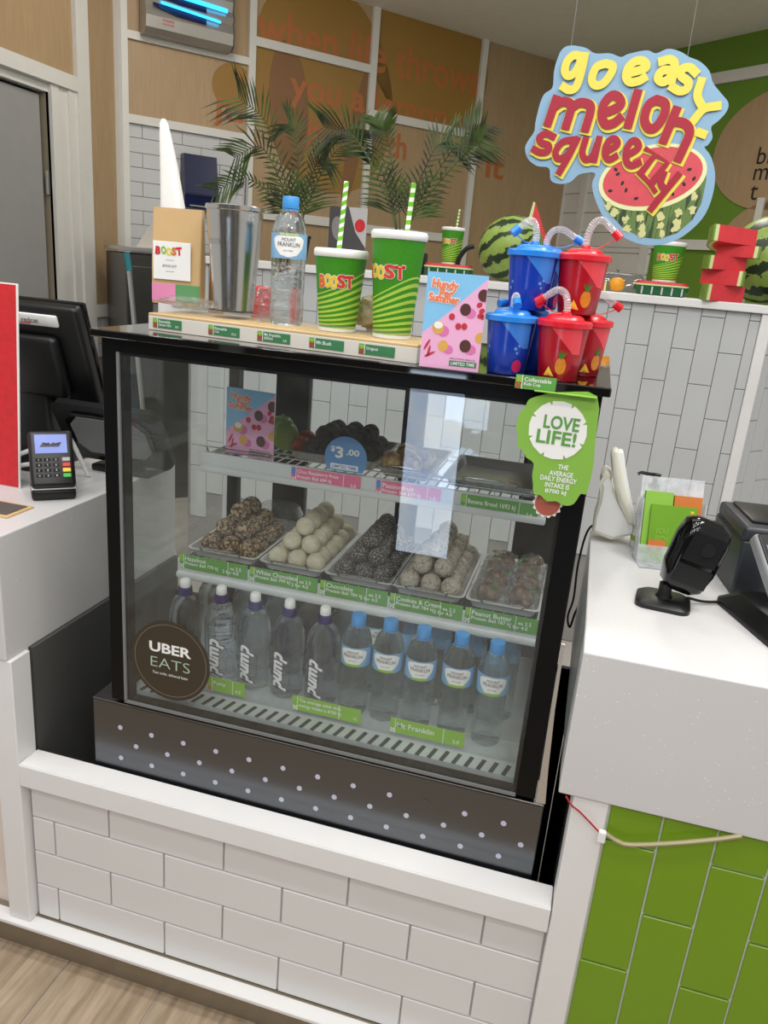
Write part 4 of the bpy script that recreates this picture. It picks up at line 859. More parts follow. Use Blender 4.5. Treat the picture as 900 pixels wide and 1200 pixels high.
# ================================================================== INSIDE THE CABINET
def baking_tray(label, x, y, w, d, z, mat, group, h=.02, rot=0):
    t = thing('baking_tray', label, 'tray', (x, y, z), (0, 0, rot), group)
    ob('pan', loft(B(), [rrect(w - .03, d - .03, .012, .0), rrect(w - .012, d - .012, .014, h), rrect(w, d, .016, h), rrect(w, d, .016, h + .0015), rrect(w - .012, d - .012, .014, h + .0015), rrect(w - .03, d - .03, .012, .002)]), mat, t, 50)
    return t
def tray_handle(t, w, d, h):
    ob('wire_handle', tube(spline([(-w * .25, -d / 2 + .004, h), (-w * .25, -d / 2 - .008, h + .012), (w * .25, -d / 2 - .008, h + .012), (w * .25, -d / 2 + .004, h)], 5), .0016, 6), m_wire, t)
gt = 'trays on the middle shelf'
Z2 = .8985
trays = [('white tray of rough nut balls, leftmost on the middle shelf', .1425, .183), ('white tray of pale cream balls on the middle shelf', .32, .163), ('white tray of dark coconut balls on the middle shelf', .4865, .17), ('white tray of speckled cookie balls on the middle shelf', .648, .17), ('white tray of wrapped packs, rightmost on the middle shelf', .818, .166)]
for lb, x, w in trays:
    t = baking_tray(lb, x, .395, w, .31, Z2, m_enamel, gt); tray_handle(t, w, .31, .018)
def ball_mesh(r, seed, amp, fr, sub=3):
    bm = B(); bmesh.ops.create_icosphere(bm, subdivisions=sub, radius=r)
    for v in bm.verts:
        n = v.co.normalized(); v.co *= 1 + amp * mnoise.noise(n * fr + Vector((seed * 3.1, seed, 0))) + amp * .6 * mnoise.noise(n * fr * 2.6 + Vector((0, seed, seed)))
    return mesh(bm, 70)
def two_tone(name, a, b, th0, th1, sc, rough=.8, bump=.6):
    t = NT(name); co = t.coord(); n = t.noise(co, sc, 4, .65); return t.done(t.bsdf(t.ramp(n, [(th0, lin(a)), (th1, lin(b))]), rough, 0, n, bump, .003))
m_nut = two_tone('chopped_nut_coating', (74, 52, 36), (196, 172, 138), .45, .6, 130)
m_wball = two_tone('cream_ball', (206, 196, 164), (232, 226, 204), .3, .7, 60, .75, .25)
m_dball = two_tone('coconut_dusted_chocolate', (48, 41, 39), (196, 190, 186), .48, .66, 300, .85, .5)
m_cball = two_tone('speckled_cookie_ball', (120, 106, 92), (204, 194, 178), .33, .5, 150, .8, .3)
m_cocoa = two_tone('dark_cocoa_truffle', (34, 24, 22), (66, 48, 42), .4, .6, 90, .7, .4)
def pile(kind, label, group, meshes, mat, cx, y0, nx, ny, dx, dy, z, levels, r, jit=.003, seed=0):
    rr = random.Random(seed)
    for L in range(levels):
        mx, my = nx - L, ny - (L if L < 2 else L)
        for j in range(my):
            for i in range(mx):
                o = D.objects.new(kind, rr.choice(meshes)); COL.objects.link(o)
                if not o.data.materials: o.data.materials.append(mat)
                o.location = (cx + (i - (mx - 1) / 2) * dx + rr.uniform(-jit, jit), y0 + (j + L * .55) * dy + rr.uniform(-jit, jit), z + r * .97 + L * r * 1.42)
                o.rotation_euler = (rr.uniform(0, 6), rr.uniform(0, 6), rr.uniform(0, 6)); tag(o, (label % (('left', 'right') if mx == 2 else ('left', 'middle left', 'middle right', 'right') if mx == 4 else ('left', 'middle', 'right'))[min(i, mx - 1)] if mx > 1 else label % 'single') + ', %s layer, %s row' % (('bottom', 'second', 'top')[L], ('first', 'second', 'third', 'fourth', 'fifth', 'sixth')[j]), 'protein ball' if kind != 'truffle' else 'truffle', group)
ZB = Z2 + .002
pile('protein_ball', '%s rough nut ball in the leftmost tray', 'nut balls', [ball_mesh(.0245, s, .09, 3.5, 4) for s in (1, 2, 3)], m_nut, .145, .285, 3, 4, .05, .056, ZB, 3, .0245, .004, 1)
pile('protein_ball', '%s smooth cream ball in the second tray', 'cream balls', [ball_mesh(.0235, s, .03, 2) for s in (4, 5)], m_wball, .322, .282, 3, 6, .046, .047, ZB, 3, .0235, .0025, 2)
pile('protein_ball', '%s dark coconut ball in the third tray', 'dark coconut balls', [ball_mesh(.0222, s, .04, 2) for s in (6, 7)], m_dball, .487, .282, 3, 6, .0465, .046, ZB, 3, .0228, .0025, 3)
pile('protein_ball', '%s speckled cookie ball in the fourth tray', 'speckled cookie balls', [ball_mesh(.0238, s, .04, 2) for s in (8, 9)], m_cball, .647, .282, 3, 6, .0475, .047, ZB, 3, .0238, .003, 4)
# clear domed container behind the nut balls
dm = ob('clear_container', loft(B(), [rrect(.1, .09, .03, 0), rrect(.12, .1, .04, .03), rrect(.1, .08, .035, .055), rrect(.06, .04, .018, .06)]), m_cello, smooth=50, loc=(.185, .5, Z2 + .024)); tag(dm, 'clear plastic domed container behind the nut balls', 'container')
# wrapped packs
m_pack = two_tone('brown_snack', (86, 62, 46), (146, 116, 90), .4, .6, 50); pm = [ball_mesh(.028, s, .1, 2.2) for s in (11, 12)]; wm = [mesh(crumple(.078, .07, .055, s, 3), None) for s in (2.0, 9.0)]
gm = mesh(xf(lathe([(.009, 0), (.006, .002)], 7), T(.012, -.02, .048)))
for j in range(4):
    for i in range(2):
        p = thing('wrapped_snack', '%s brown snack in crinkled clear wrap, %s row of the rightmost tray' % (('left', 'right')[i], ('front', 'second', 'third', 'back')[j]), 'snack', (.782 + i * .072 + (j % 2) * .006, .285 + j * .07, ZB), (0, 0, j * 1.3 + i), 'wrapped snack packs')
        a = ob('snack', pm[(i + j) % 2], m_pack, p, loc=(0, 0, .027)); ob('clear_wrap', wm[(i + j) % 2], m_cello, p); ob('leaf_tag', gm, m_leaf, p)
# top shelf
Z1 = 1.1565
t1 = baking_tray('long metal tray of dark truffles at the back of the top shelf', .38, .43, .22, .24, Z1, m_foil, 'trays on the top shelf')
t2 = baking_tray('small metal tray of golden cream puffs on the top shelf', .56, .41, .13, .26, Z1, m_foil, 'trays on the top shelf'); tray_handle(t2, .13, .26, .018)
t3 = baking_tray('empty shallow metal tray at the right of the top shelf', .755, .40, .215, .24, Z1, m_foil, 'trays on the top shelf'); tray_handle(t3, .215, .24, .018)
pile('truffle', '%s dark truffle on the top shelf', 'dark truffles', [ball_mesh(.022, s, .07, 2.5) for s in (14, 15)], m_cocoa, .385, .35, 4, 4, .044, .046, Z1 + .003, 2, .022, .004, 6)
mcr = two_tone('toasted_cream_puff', (176, 116, 36), (232, 206, 140), .4, .62, 34, .6, .3); pfm = [ball_mesh(.024, s, .12, 2.2) for s in (17, 18)]
for i, (x, y, z) in enumerate(((.521, .325, 0), (.568, .33, 0), (.546, .376, .0), (.53, .43, 0), (.59, .385, 0))):
    o = ob('cream_puff', pfm[i % 2], mcr, loc=(x, y, Z1 + .026 + z), rot=(i, i * 2, 0)); tag(o, 'golden cream puff beside the round price sign, ' + ('front left', 'front right', 'centre', 'rear left', 'rear right')[i], 'cream puff', 'golden cream puffs')
m_apple = pbr('green_apple_skin', (130, 160, 56), .35, var=.2, vs=14); m_tom = pbr('tomato_skin', (196, 62, 36), .3, var=.12)
def fruit(name, label, cat, loc, r, mat, sq=1, stem=True, group=None):
    f = thing(name, label, cat, loc, (0, 0, 0), group); prof = [(.0005, .12 * r)] + [(r * math.sin(a) ** .9, r * sq * (1 - math.cos(a)) * .97 - (0.10 * r * sq * max(0, (a - 2.5) / .64))) for a in [PI * k / 12 for k in range(1, 12)]] + [(.0008, r * sq * 1.72)]
    ob('flesh', lathe(prof, 22), mat, f, 70)
    if stem: ob('stem', tube([(0, 0, r * sq * 1.7), (.002, 0, r * sq * 2.0)], .0014, 6), m_kraft, f)
    return f
for x, y, lb in ((.236, .385, 'front green apple behind the promo card on the top shelf'), (.2, .45, 'rear green apple behind the promo card on the top shelf')): fruit('apple', lb, 'apple', (x, y, Z1), .033, m_apple, 1.15)
for x, y, lb in ((.283, .375, 'lower orange red tomato beside the green apple'), (.262, .46, 'rear orange red tomato behind the green apple')): fruit('tomato', lb, 'tomato', (x, y, Z1), .025, m_tom, .85)
ps = thing('round_price_sign', 'round blue three dollar price sign on the top shelf edge', 'sign', (.4375, .244, 1.158)); 
ob('disc', prism([p for p in ellipse(0, .038, .0485, .0485, 48) if p[1] > .004], .002), pbr('sign_blue', (92, 146, 204), .5), ps, M=FRONT)
for s, x, y, w, h in (('$', -.03, .056, .01, .014), ('3', -.015, .05, .018, .026), ('.00', .016, .053, .03, .014)): txt(s, ps, m_wink, x, y, w, h, z=.0026, bold=.03)
ob('white_strip', prism([(-.034, .012), (.03, .012), (.03, .024), (-.034, .024)], .0004, z0=.002), m_wink, ps, M=FRONT); txt('LIMITED TIME', ps, pbr('sign_blue_ink', (92, 146, 204), .5), -.002, .018, .056, .007, z=.003, bold=.02)

# ================================================================== LEFT COUNTER
tm_ = thing('payment_terminal', 'black payment keypad with blue screen on the left counter', 'card reader', (-.296, .215, 1.0), (0, 0, .72))
ob('dock', rbox(-.05, .05, -.035, .05, 0, .028, .008, 3), m_plastic, tm_, 40)
TM_ = T(0, -.036, .03) @ RX(math.radians(57))
bd = ob('body', rbox(-.05, .05, 0, .145, -.012, .018, .01, 3), m_plastic, tm_, 40, M=TM_); ob('silver_band', rbox(-.051, .051, -.002, .01, -.004, .003, .002, 1), m_foil, tm_, M=TM_)
ob('screen', rbox(-.036, .036, .084, .132, .0175, .0188, .0005, 1), pbr('blue_lcd', (110, 128, 196), .2, emit=lin((110, 128, 200)), estr=.25), tm_, M=TM_)
ob('logo', fan([(-.026, .1), (-.018, .112), (-.012, .104), (-.006, .112), (.0, .104), (.006, .112), (.012, .104), (.024, .112), (.018, .1)], z=.0191), pbr('lcd_dark', (60, 50, 70), .4), tm_, M=TM_)
kk = pbr('key_white', (210, 210, 210), .5); kcol = [pbr('key_grey', (170, 170, 170), .4), pbr('key_red', (214, 40, 40), .4), pbr('key_yellow', (238, 206, 50), .4), pbr('key_green', (60, 190, 70), .4)]
for r in range(4):
    for c in range(4):
        x, y = -.03 + c * .019, .068 - r * .0135
        if c == 3: ob('key', rbox(x - .009 + .004, x + .009 + .004, y - .005, y + .005, .0175, .0195, .001, 1), kcol[r], tm_, M=TM_)
        else:
            ob('key', rbox(x - .007, x + .007, y - .004, y + .004, .0175, .0188, .001, 1), m_pgloss, tm_, M=TM_); txt('123456789*0#'[r * 3 + c], tm_, kk, x, y, None, .005, M=TM_, z=.0192)
# POS monitor, back towards us
pm_ = thing('till_monitor', 'black till monitor seen from behind on the left counter', 'monitor', (-.54, .46, 1.0), (0, 0, 0))
PM = T(0, -.06, .44) @ RX(math.radians(19))          # top edge; slab hangs down and back
ob('casing', rbox(-.2, .195, -.012, .03, -.285, 0, .012, 3), m_plastic, pm_, 40, M=PM); ob('rear_hump', rbox(-.15, .13, -.045, -.01, -.25, -.075, .015, 3), m_plastic, pm_, 40, M=PM)
ob('bezel', rbox(-.205, .2, .02, .034, -.29, .004, .006, 2), m_pgloss, pm_, 40, M=PM)
st_ = ob('white_strip', rbox(-.2, .14, -.022, -.012, -.052, -.02, .006, 2), m_white, pm_, 40, M=PM)
txt('redcat', pm_, m_ink, .06, -.036, .05, .013, M=PM @ T(0, -.0225, 0) @ FRONT); ob('red_stroke', box(B(), .028, .06, -.0235, -.0222, -.046, -.0435), m_redp, pm_, M=PM)
ob('neck', loft(B(), [rrect(.16, .1, .02, .03), rrect(.1, .06, .02, .2), rrect(.09, .05, .02, .3)]), m_plastic, pm_, 40, M=T(0, .02, 0)); ob('foot', rbox(-.14, .09, -.1, .12, 0, .035, .01, 2), m_plastic, pm_, 40)
# rugged tablet stand
tb = thing('tablet_stand', 'rugged black tablet on a stand with a grey window, beside the cabinet', 'tablet', (-.275, .47, 1.0), (0, 0, 0))
TB = T(0, -.07, .205) @ RX(math.radians(30))
fr_ = lambda w, h, c: [(-w + c, 0), (w - c, 0), (w, -c), (w, -h + c), (w - c, -h), (-w + c, -h), (-w, -h + c), (-w, -c)]
ob('case', prism(fr_(.16, .195, .022), .018), m_plastic, tb, M=TB @ FRONT); ob('rim', prism(fr_(.125, .145, .03), .006, z0=.018), m_pgloss, tb, M=TB @ T(0, 0, -.026) @ FRONT)
ob('grey_window', prism(fr_(.112, .122, .028), .003, z0=.0235), m_grey, tb, M=TB @ T(0, 0, -.037) @ FRONT)
ob('foot', rbox(-.09, .09, -.01, .12, 0, .02, .006, 2), m_plastic, tb, 40); ob('strut', rbox(-.05, .05, .03, .06, .015, .12, .005, 1), m_plastic, tb, M=RX(.2))
# red poster board standing at the frame edge
rp = thing('poster_board', 'bright red speckled poster board standing at the left edge of the left counter', 'poster', (-.402, .2245, 1.0), (-.07, 0, 0))
ob('board', rbox(-.32, 0, 0, .006, .0, .495, .001, 1), m_white, rp); ob('red_print', rbox(-.318, -.003, -.0012, 0, .003, .492, .0003, 1), m_redp, rp); ob('foot', rbox(-.32, 0, 0.006, .06, 0, .006, .001, 1), m_acryl, rp)
# white cables
for i, (pts, lb) in enumerate((([(-.47, .28, 1.06), (-.38, .34, 1.1), (-.33, .3, 1.09), (-.33, .29, 1.08), (-.32, .27, 1.07)], 'upper white cable running into the payment keypad'), ([(-.46, .26, 1.04), (-.36, .31, 1.06), (-.34, .3, 1.055), (-.325, .275, 1.045)], 'lower white cable running into the payment keypad'), ([(-.33, .40, 1.004), (-.345, .36, 1.1), (-.33, .32, 1.12), (-.325, .3, 1.09), (-.318, .275, 1.06)], 'white cable looping up behind the payment keypad'))):
    tag(ob('cable', tube(spline(pts, 8), .0058, 8), m_white, smooth=50), lb, 'cable')
# timber insert in the counter top at the frame edge
ti = thing('timber_holder', 'shallow timber tray let into the left counter at the frame edge', 'tray', (-.335, .05, 1.0)); ob('rim', rbox(-.1, .06, -.02, .07, 0, .004, .001, 1), m_timber2, ti); ob('recess', rbox(-.09, .05, -.01, .06, .004, .006, .001, 1), m_dark, ti)

# ================================================================== RIGHT COUNTER
sc_ = thing('barcode_scanner', 'black upright barcode scanner on the right counter', 'scanner', (1.137, .215, 1.0), (0, 0, -.1))
ob('foot', loft(B(), [rrect(.105, .095, .02, 0), rrect(.105, .095, .02, .008), rrect(.085, .075, .02, .016)]), m_plastic, sc_, 40); ob('stem', lathe([(.02, .01), (.013, .025), (.013, .045)], 16), m_plastic, sc_, 40)
SM = T(.022, 0, .036) @ RY(math.radians(14)) @ RX(math.radians(-8)) @ RZ(.25)
ob('head', loft(B(), [rrect(.05, .035, .014, 0), rrect(.078, .058, .016, .012), rrect(.092, .066, .016, .05), rrect(.096, .068, .018, .11), rrect(.086, .06, .018, .142), rrect(.05, .036, .012, .153)]), m_pgloss, sc_, 50, M=SM)
ob('window', prism([(-.034, .068), (.034, .068), (.031, .128), (-.031, .128)], .002), pbr('scanner_window', (34, 34, 36), .03), sc_, M=SM @ T(0, -.0335, 0) @ FRONT); ob('lens', lathe([(.014, 0), (.014, .002)], 20), m_plastic, sc_, M=SM @ T(.006, -.0355, .1) @ FRONT)
ob('chin', prism([(-.034, .022), (.034, .022), (.036, .06), (-.036, .06)], .003), m_plastic, sc_, M=SM @ T(0, -.0325, 0) @ FRONT)
tag(ob('cable', tube(spline([(1.185, .24, 1.012), (1.22, .25, 1.006), (1.26, .27, 1.006), (1.30, .3, 1.008)], 6), .003, 8), m_plastic, smooth=50), 'black cable running from the barcode scanner to the printer', 'cable')
# brochure holder
bh = thing('brochure_holder', 'clear acrylic holder with green and orange leaflets behind the scanner', 'brochure holder', (1.165, .45, 1.0), (0, 0, .18))
BM = RX(math.radians(-16)); m_card = pbr('gift_card_green', (112, 164, 34), .4); m_ac2 = clear('frosted_acrylic', (.97, .98, 1), 1.2, .05, haze=.32, hcol=(.92, .94, .97))
ob('back', bevel(box(B(), -.072, .072, .03, .033, 0, .205), .001, 1), m_ac2, bh, M=BM); ob('base', box(B(), -.072, .072, -.03, .06, 0, .003), m_ac2, bh)
for s in (-1, 1): ob('side', box(B(), s * .071 - .0015, s * .071 + .0015, .0, .03, 0, .15), m_ac2, bh, M=BM)
ob('front_lip', box(B(), -.072, .072, 0, .003, 0, .045), m_ac2, bh, M=BM)
for x0, x1, z1, m, lb, y in ((-.064, -.001, .17, m_tlime, 'green leaflet stack at the left of the acrylic holder', .012), (.002, .065, .165, m_orange_ink, 'orange leaflet stack at the right of the acrylic holder', .012), (-.05, .055, .14, m_card, 'green gift card in front of the leaflets in the acrylic holder', .006)):
    lf = thing('leaflet_stack', lb, 'leaflet', (1.165, .45, 1.0), (0, 0, .18))
    ob('sheets', box(B(), x0, x1, y, y + (.014 if y > .01 else .004), .006, z1), m, lf, M=BM)
    if y < .01:
        for i, s in enumerate(('YOU', 'WITH')): txt(s, lf, m_tlime, -.022, .08 - i * .018, .03, .013, M=BM @ T(0, .0055, 0) @ FRONT, bold=.01)
        for i, (s, m2) in enumerate((('B', m_logo_y), ('O', m_logo_red), ('O', m_logo_y), ('S', m_logo_red), ('T', m_logo_red))): txt(s, lf, m2, .043, .128 - i * .008, .007, .008, M=BM @ T(0, .0055, 0) @ FRONT, rot=-PI / 2, bold=.05)
        ob('orange_band', box(B(), -.05, -.01, .0035, .0055, .035, .058), m_orange_ink, lf, M=BM); ob('lower_green', box(B(), -.06, -.0, .0035, .0055, .006, .035), m_tlime, lf, M=BM)
# hand sanitiser
hs = thing('pump_dispenser', 'white pump bottle with black nozzle behind the acrylic holder', 'bottle', (1.112, .56, 1.0))
ob('bottle', lathe([(.028, 0), (.031, .004), (.031, .12), (.026, .137), (.012, .146), (.012, .152)], 24), m_white, hs, 40); ob('green_band', lathe([(.0315, .02), (.0315, .032)], 24), m_tlime, hs)
bm = B()
for i in range(10): put(bm, 'directions for use apply', 0, .115 - i * .007, .04, .003)
ob('small_print', wrap(bm, .031, -.6, .0005), m_grey, hs)
ob('nozzle', lathe([(.013, .15), (.013, .162), (.006, .164), (.006, .178), (.012, .18), (.012, .187)], 16), m_pgloss, hs, 40); ob('spout', tube([(0, 0, .184), (-.035, -.005, .187), (-.042, -.006, .182)], .004, 8), m_pgloss, hs)
# cordless phone in cradle
PHX, PHY = 1.058, .585
ph = thing('phone_cradle', 'cream desk phone cradle at the far left of the right counter', 'phone', (PHX, PHY, 1.0), (0, 0, .0))
ob('cradle', bevel(prism(CRADLE, .075, z0=-.0375), .006, 3), m_cream, ph, 50, M=FRONT)
ob('side_groove', prism([(x * .9, .012 + y * .82) for x, y in CRADLE], .002, z0=.0376), m_white, ph, M=FRONT)
hsx = thing('phone_handset', 'cream phone handset leaning upright in its cradle', 'handset', (PHX, PHY - .02, 1.0))
ob('shell', bevel(prism(HANDSET, .05, z0=-.025), .006, 3), m_cream, hsx, 50, M=FRONT); ob('edge_strip', bevel(prism([(x + .011, y - .002) for x, y in HANDSET], .036, z0=-.018), .004, 2), m_white, hsx, 50, M=FRONT)
pc = ob('cable', tube(spline([(1.03, .63, 1.02), (.985, .655, 1.0), (.972, .66, .9), (.975, .655, .8), (.968, .65, .745), (.978, .65, .715), (.985, .645, .76), (.998, .655, .8)], 8), .003, 8), m_plastic, smooth=50); tag(pc, 'black phone cord dangling between cabinet and right counter', 'cord')
# receipt printer at the frame edge
pr = thing('receipt_printer', 'dark grey receipt printer at the right edge of the right counter', 'printer', (1.365, .44, 1.0), (0, 0, .12))
m_pr = pbr('printer_charcoal', (44, 47, 52), .42, var=.08)
ob('body', rbox(-.095, .12, -.1, .11, 0, .125, .008, 3), m_pr, pr, 40); ob('cover', rbox(-.097, .122, -.102, .1, .122, .155, .01, 3), m_pr, pr, 40); ob('top_hatch', rbox(-.075, .1, -.07, .08, .153, .162, .004, 2), m_plastic, pr, 40)
ob('paper_slot', rbox(-.07, .1, -.104, -.1, .128, .136, .001, 1), m_pgloss, pr); ob('seam', box(B(), -.0985, -.0965, -.09, .09, .12, .1225), m_ink, pr)
# second terminal on a tilted stand
t2_ = thing('payment_terminal', 'grey tilted payment terminal on a stand in front of the receipt printer', 'card reader', (1.335, .19, 1.0), (0, 0, .35))
RT = T(0, -.09, .03) @ RX(math.radians(38))
ob('stand_foot', loft(B(), [rrect(.11, .24, .02, 0), rrect(.11, .24, .02, .012), rrect(.07, .16, .02, .04)]), m_plastic, t2_, 40)
ob('body', rbox(-.045, .055, .0, .2, 0, .028, .008, 3), pbr('terminal_grey', (140, 142, 144), .3), t2_, 40, M=RT); ob('face', rbox(-.04, .05, .005, .195, .027, .031, .004, 2), m_plastic, t2_, M=RT); ob('screen', rbox(-.032, .042, .06, .17, .031, .0325, .001, 1), pbr('blue_grey_lcd', (112, 126, 168), .15, emit=lin((112, 126, 168)), estr=.2), t2_, M=RT)
# wires under the right counter
tag(ob('cable', tube(spline([(1.0024, -.078, .709), (1.015, -.08, .694), (1.032, -.08, .6836), (1.0725, -.08, .6504)], 6), .0018, 8), m_redd, smooth=50), 'thin dark red wire dangling below the right counter corner', 'wire')
tag(ob('connector', rbox(1.07, 1.084, -.086, -.075, .632, .657, .003, 2), m_white), 'white wire connector hanging below the right counter', 'connector')
tag(ob('light_strip', tube(spline([(1.082, -.08, .652), (1.105, -.08, .642), (1.13, -.08, .6416), (1.2, -.08, .667), (1.2655, -.079, .695), (1.3036, -.076, .712)], 8), .0042, 6), pbr('yellowed_strip', (168, 158, 122), .4), smooth=40), 'loose yellowish light strip sagging across the green tiles', 'light strip')

# ================================================================== HALF WALL DISPLAY
HL = 1.5775
def melon_mat(name, axis='Z', n=11, a=(40, 56, 34), b=(126, 156, 62), c=(160, 184, 90)):
    t = NT(name); co = t.coord(); sp = t.n('ShaderNodeSeparateXYZ'); t.l(co, sp.inputs[0]); X, Y, Z = sp.outputs
    th = t.math('ARCTAN2', X, Y); nz = t.math('SUBTRACT', t.noise(co, 16, 4, .65), .5)
    w = t.math('SINE', t.math('ADD', t.math('MULTIPLY', th, n), t.math('MULTIPLY', nz, 8.0)))
    base = t.mix(t.noise(co, 40, 4), lin(b), lin(c)); return t.done(t.bsdf(t.mix(t.math('GREATER_THAN', w, .25), base, lin(a)), .4))
m_melon = melon_mat('striped_melon_rind', n=11)
def melon(label, loc, r, tilt):
    m = thing('watermelon', label, 'watermelon', loc)
    M = T(0, 0, r * 1.03) @ RY(tilt[1]) @ RX(tilt[0])
    prof = [(r * math.sin(PI * k / 24), -r * 1.06 * math.cos(PI * k / 24)) for k in range(1, 24)]
    o = ob('rind', lathe(prof, 36), m_melon, m, 70); o.matrix_local = M
    o2 = ob('stem', tube([(0, 0, r * 1.04), (.004, 0, r * 1.12)], .004, 6), m_leaf, m); o2.matrix_local = M
    return m
melon('striped watermelon on the half wall behind the blue kids cups', (.475, 2.48, HL), .145, (.35, 1.0))
melon('large striped watermelon at the right end of the half wall', (1.63, 2.69, HL), .19, (.2, 1.25))
m_fl = pbr('melon_flesh', (214, 52, 60), .45, var=.15, vs=30); m_rd = pbr('pale_rind', (214, 224, 160), .45); m_gr = pbr('green_rind', (120, 150, 60), .4, var=.3, vs=20)
def slab(label, loc, rotz, r, h, ang=1.6, tilt=0, name='watermelon_slice', group='stacked watermelon slices', cat='watermelon slice'):
    s = thing(name, label, cat, loc, (0, tilt, rotz), group); n = 14
    arc = lambda rr: [(rr * math.cos(-ang / 2 + ang * k / n), rr * math.sin(-ang / 2 + ang * k / n)) for k in range(n + 1)]
    ob('flesh', prism([(0, 0)] + arc(r * .88), h), m_fl, s); ob('pith', prism(arc(r * .96) + arc(r * .88)[::-1], h), m_rd, s); ob('skin', prism(arc(r) + arc(r * .96)[::-1], h), m_gr, s)
    return s
z = HL
for i, (x, rz, h, lb) in enumerate(((1.50, PI - .42, .066, 'bottom watermelon slice of the stack beside the large melon'), (1.315, .42, .06, 'second watermelon slice from the bottom of the stack'), (1.485, PI - .42, .054, 'middle watermelon slice of the stack'), (1.355, .42, .046, 'second watermelon slice from the top of the stack'), (1.5, PI - .5, .066, 'topmost watermelon slice of the stack beside the large melon'))):
    sl_ = slab(lb, (x, 2.37 - (.03 if i == 4 else 0), z), rz, .175 if i < 4 else .19, h, 1.7)
    if i == 4: sl_.rotation_euler = (.16, .1, rz)
    z += h + .0005
wz = thing('watermelon_wedge', 'tall red watermelon wedge standing behind the left melon on the half wall', 'watermelon slice', (.6, 2.7, HL))
ob('flesh', prism([(-.09, 0), (.12, 0), (-.055, .37)], .05), m_fl, wz, M=FRONT); ob('rind', prism([(-.125, 0), (-.09, 0), (-.055, .37), (-.065, .375)], .05), m_rd, wz, M=FRONT)
slab('small watermelon wedge behind the red kids cup on the half wall', (.845, 2.42, HL), .5, .09, .04, 1.5)
def melon_tray(label, x):
    t = thing('melon_tray', label, 'tray', (x, 2.44, HL), group='melon patterned trays'); w, d = .115, .06
    ob('green_side', loft(B(), [rrect(w * 1.7, d * 1.7, .03, 0), rrect(w * 2, d * 2, .035, .02), rrect(w * 2, d * 2, .035, .04)]), pbr('tray_green', (26, 92, 52), .35, var=.25, vs=14), t, 40)
    ob('pale_rim', loft(B(), [rrect(w * 2, d * 2, .035, .0405), rrect(w * 2, d * 2, .035, .047)]), m_rd, t, 40); ob('red_top', loft(B(), [rrect(w * 1.92, d * 1.92, .033, .0475), rrect(w * 1.85, d * 1.85, .03, .0585)]), m_fl, t, 40)
    for i in range(5): ob('rib', rbox(-.085 + i * .042, -.078 + i * .042, -d - .003, -d, .004, .036, .001, 1), m_tileg, t)
    for i in range(8): ob('seed', lathe([(.005, 0), (.004, .0012)], 8), m_ink, t, loc=(-.08 + (i * .047) % .17, -.03 + (i % 3) * .03, .0587))
    return t
melon_tray('melon patterned tray under the small green cup, behind the promo card', .2); melon_tray('melon patterned tray on the half wall beside the orange', 1.165)
og = fruit('orange', 'single orange on the half wall ledge beside the melon tray', 'orange', (.975, 2.41, HL), .034, pbr('orange_peel', (238, 160, 30), .4, var=.06, bump=.3, bs=250), .98)
ac = thing('acrylic_cover', 'low clear acrylic cover on the half wall behind the orange', 'cover', (.97, 2.58, HL)); ob('dome', loft(B(), [rrect(.26, .1, .02, 0), rrect(.26, .1, .02, .06), rrect(.22, .07, .02, .085)]), clear('smoky_acrylic', (.7, .7, .68), 1.2, .05, haze=.05), ac, 40)
ob('knob', lathe([(.006, .085), (.008, .095), (.003, .1)], 10), m_wire, ac)
tag(ob('bag_handle', tube(spline([(.245, 2.4, HL + .005), (.25, 2.4, HL + .08), (.28, 2.4, HL + .13), (.315, 2.4, HL + .145)], 8), .011, 8), m_plastic, smooth=50), 'black curved strap beside the left watermelon', 'strap')
# black box and portrait card
tag(ob('small_box', rbox(-.03, .03, -.04, .04, 0, .1, .006, 2), m_plastic, loc=(.05, 2.47, HL)), 'black box behind the taller green cup on the half wall', 'box')
pc_ = thing('portrait_card', 'grey portrait photograph card with a red apple badge on the half wall', 'card', (-.315, 2.44, HL), (0, 0, .0))
ob('board', rbox(-.095, .095, 0, .006, 0, .28, .001, 1), m_foil if False else pbr('card_grey', (186, 184, 182), .5), pc_); ob('dark_figure', prism([(-.095, 0), (.095, 0), (.095, .1), (.04, .17), (.0, .28), (-.095, .28)], .0006), pbr('print_charcoal', (72, 70, 72), .5), pc_, M=FRONT)
ob('pale_face', prism(ellipse(-.05, .18, .03, .055, 24, .15), .0005, z0=.0007), pbr('print_grey', (136, 132, 130), .5, var=.12, vs=30), pc_, M=FRONT)
bd_ = ob('apple_badge', prism(ellipse(.062, .2, .026, .03, 20), .0006, z0=.0007), m_redp, pc_, M=FRONT)
tag(ob('red_clip', rbox(-.03, .03, -.02, .02, 0, .09, .006, 2), m_red, loc=(.158, .42, LID)), 'bright red holder on the cabinet lid glimpsed beside the water bottle', 'holder')

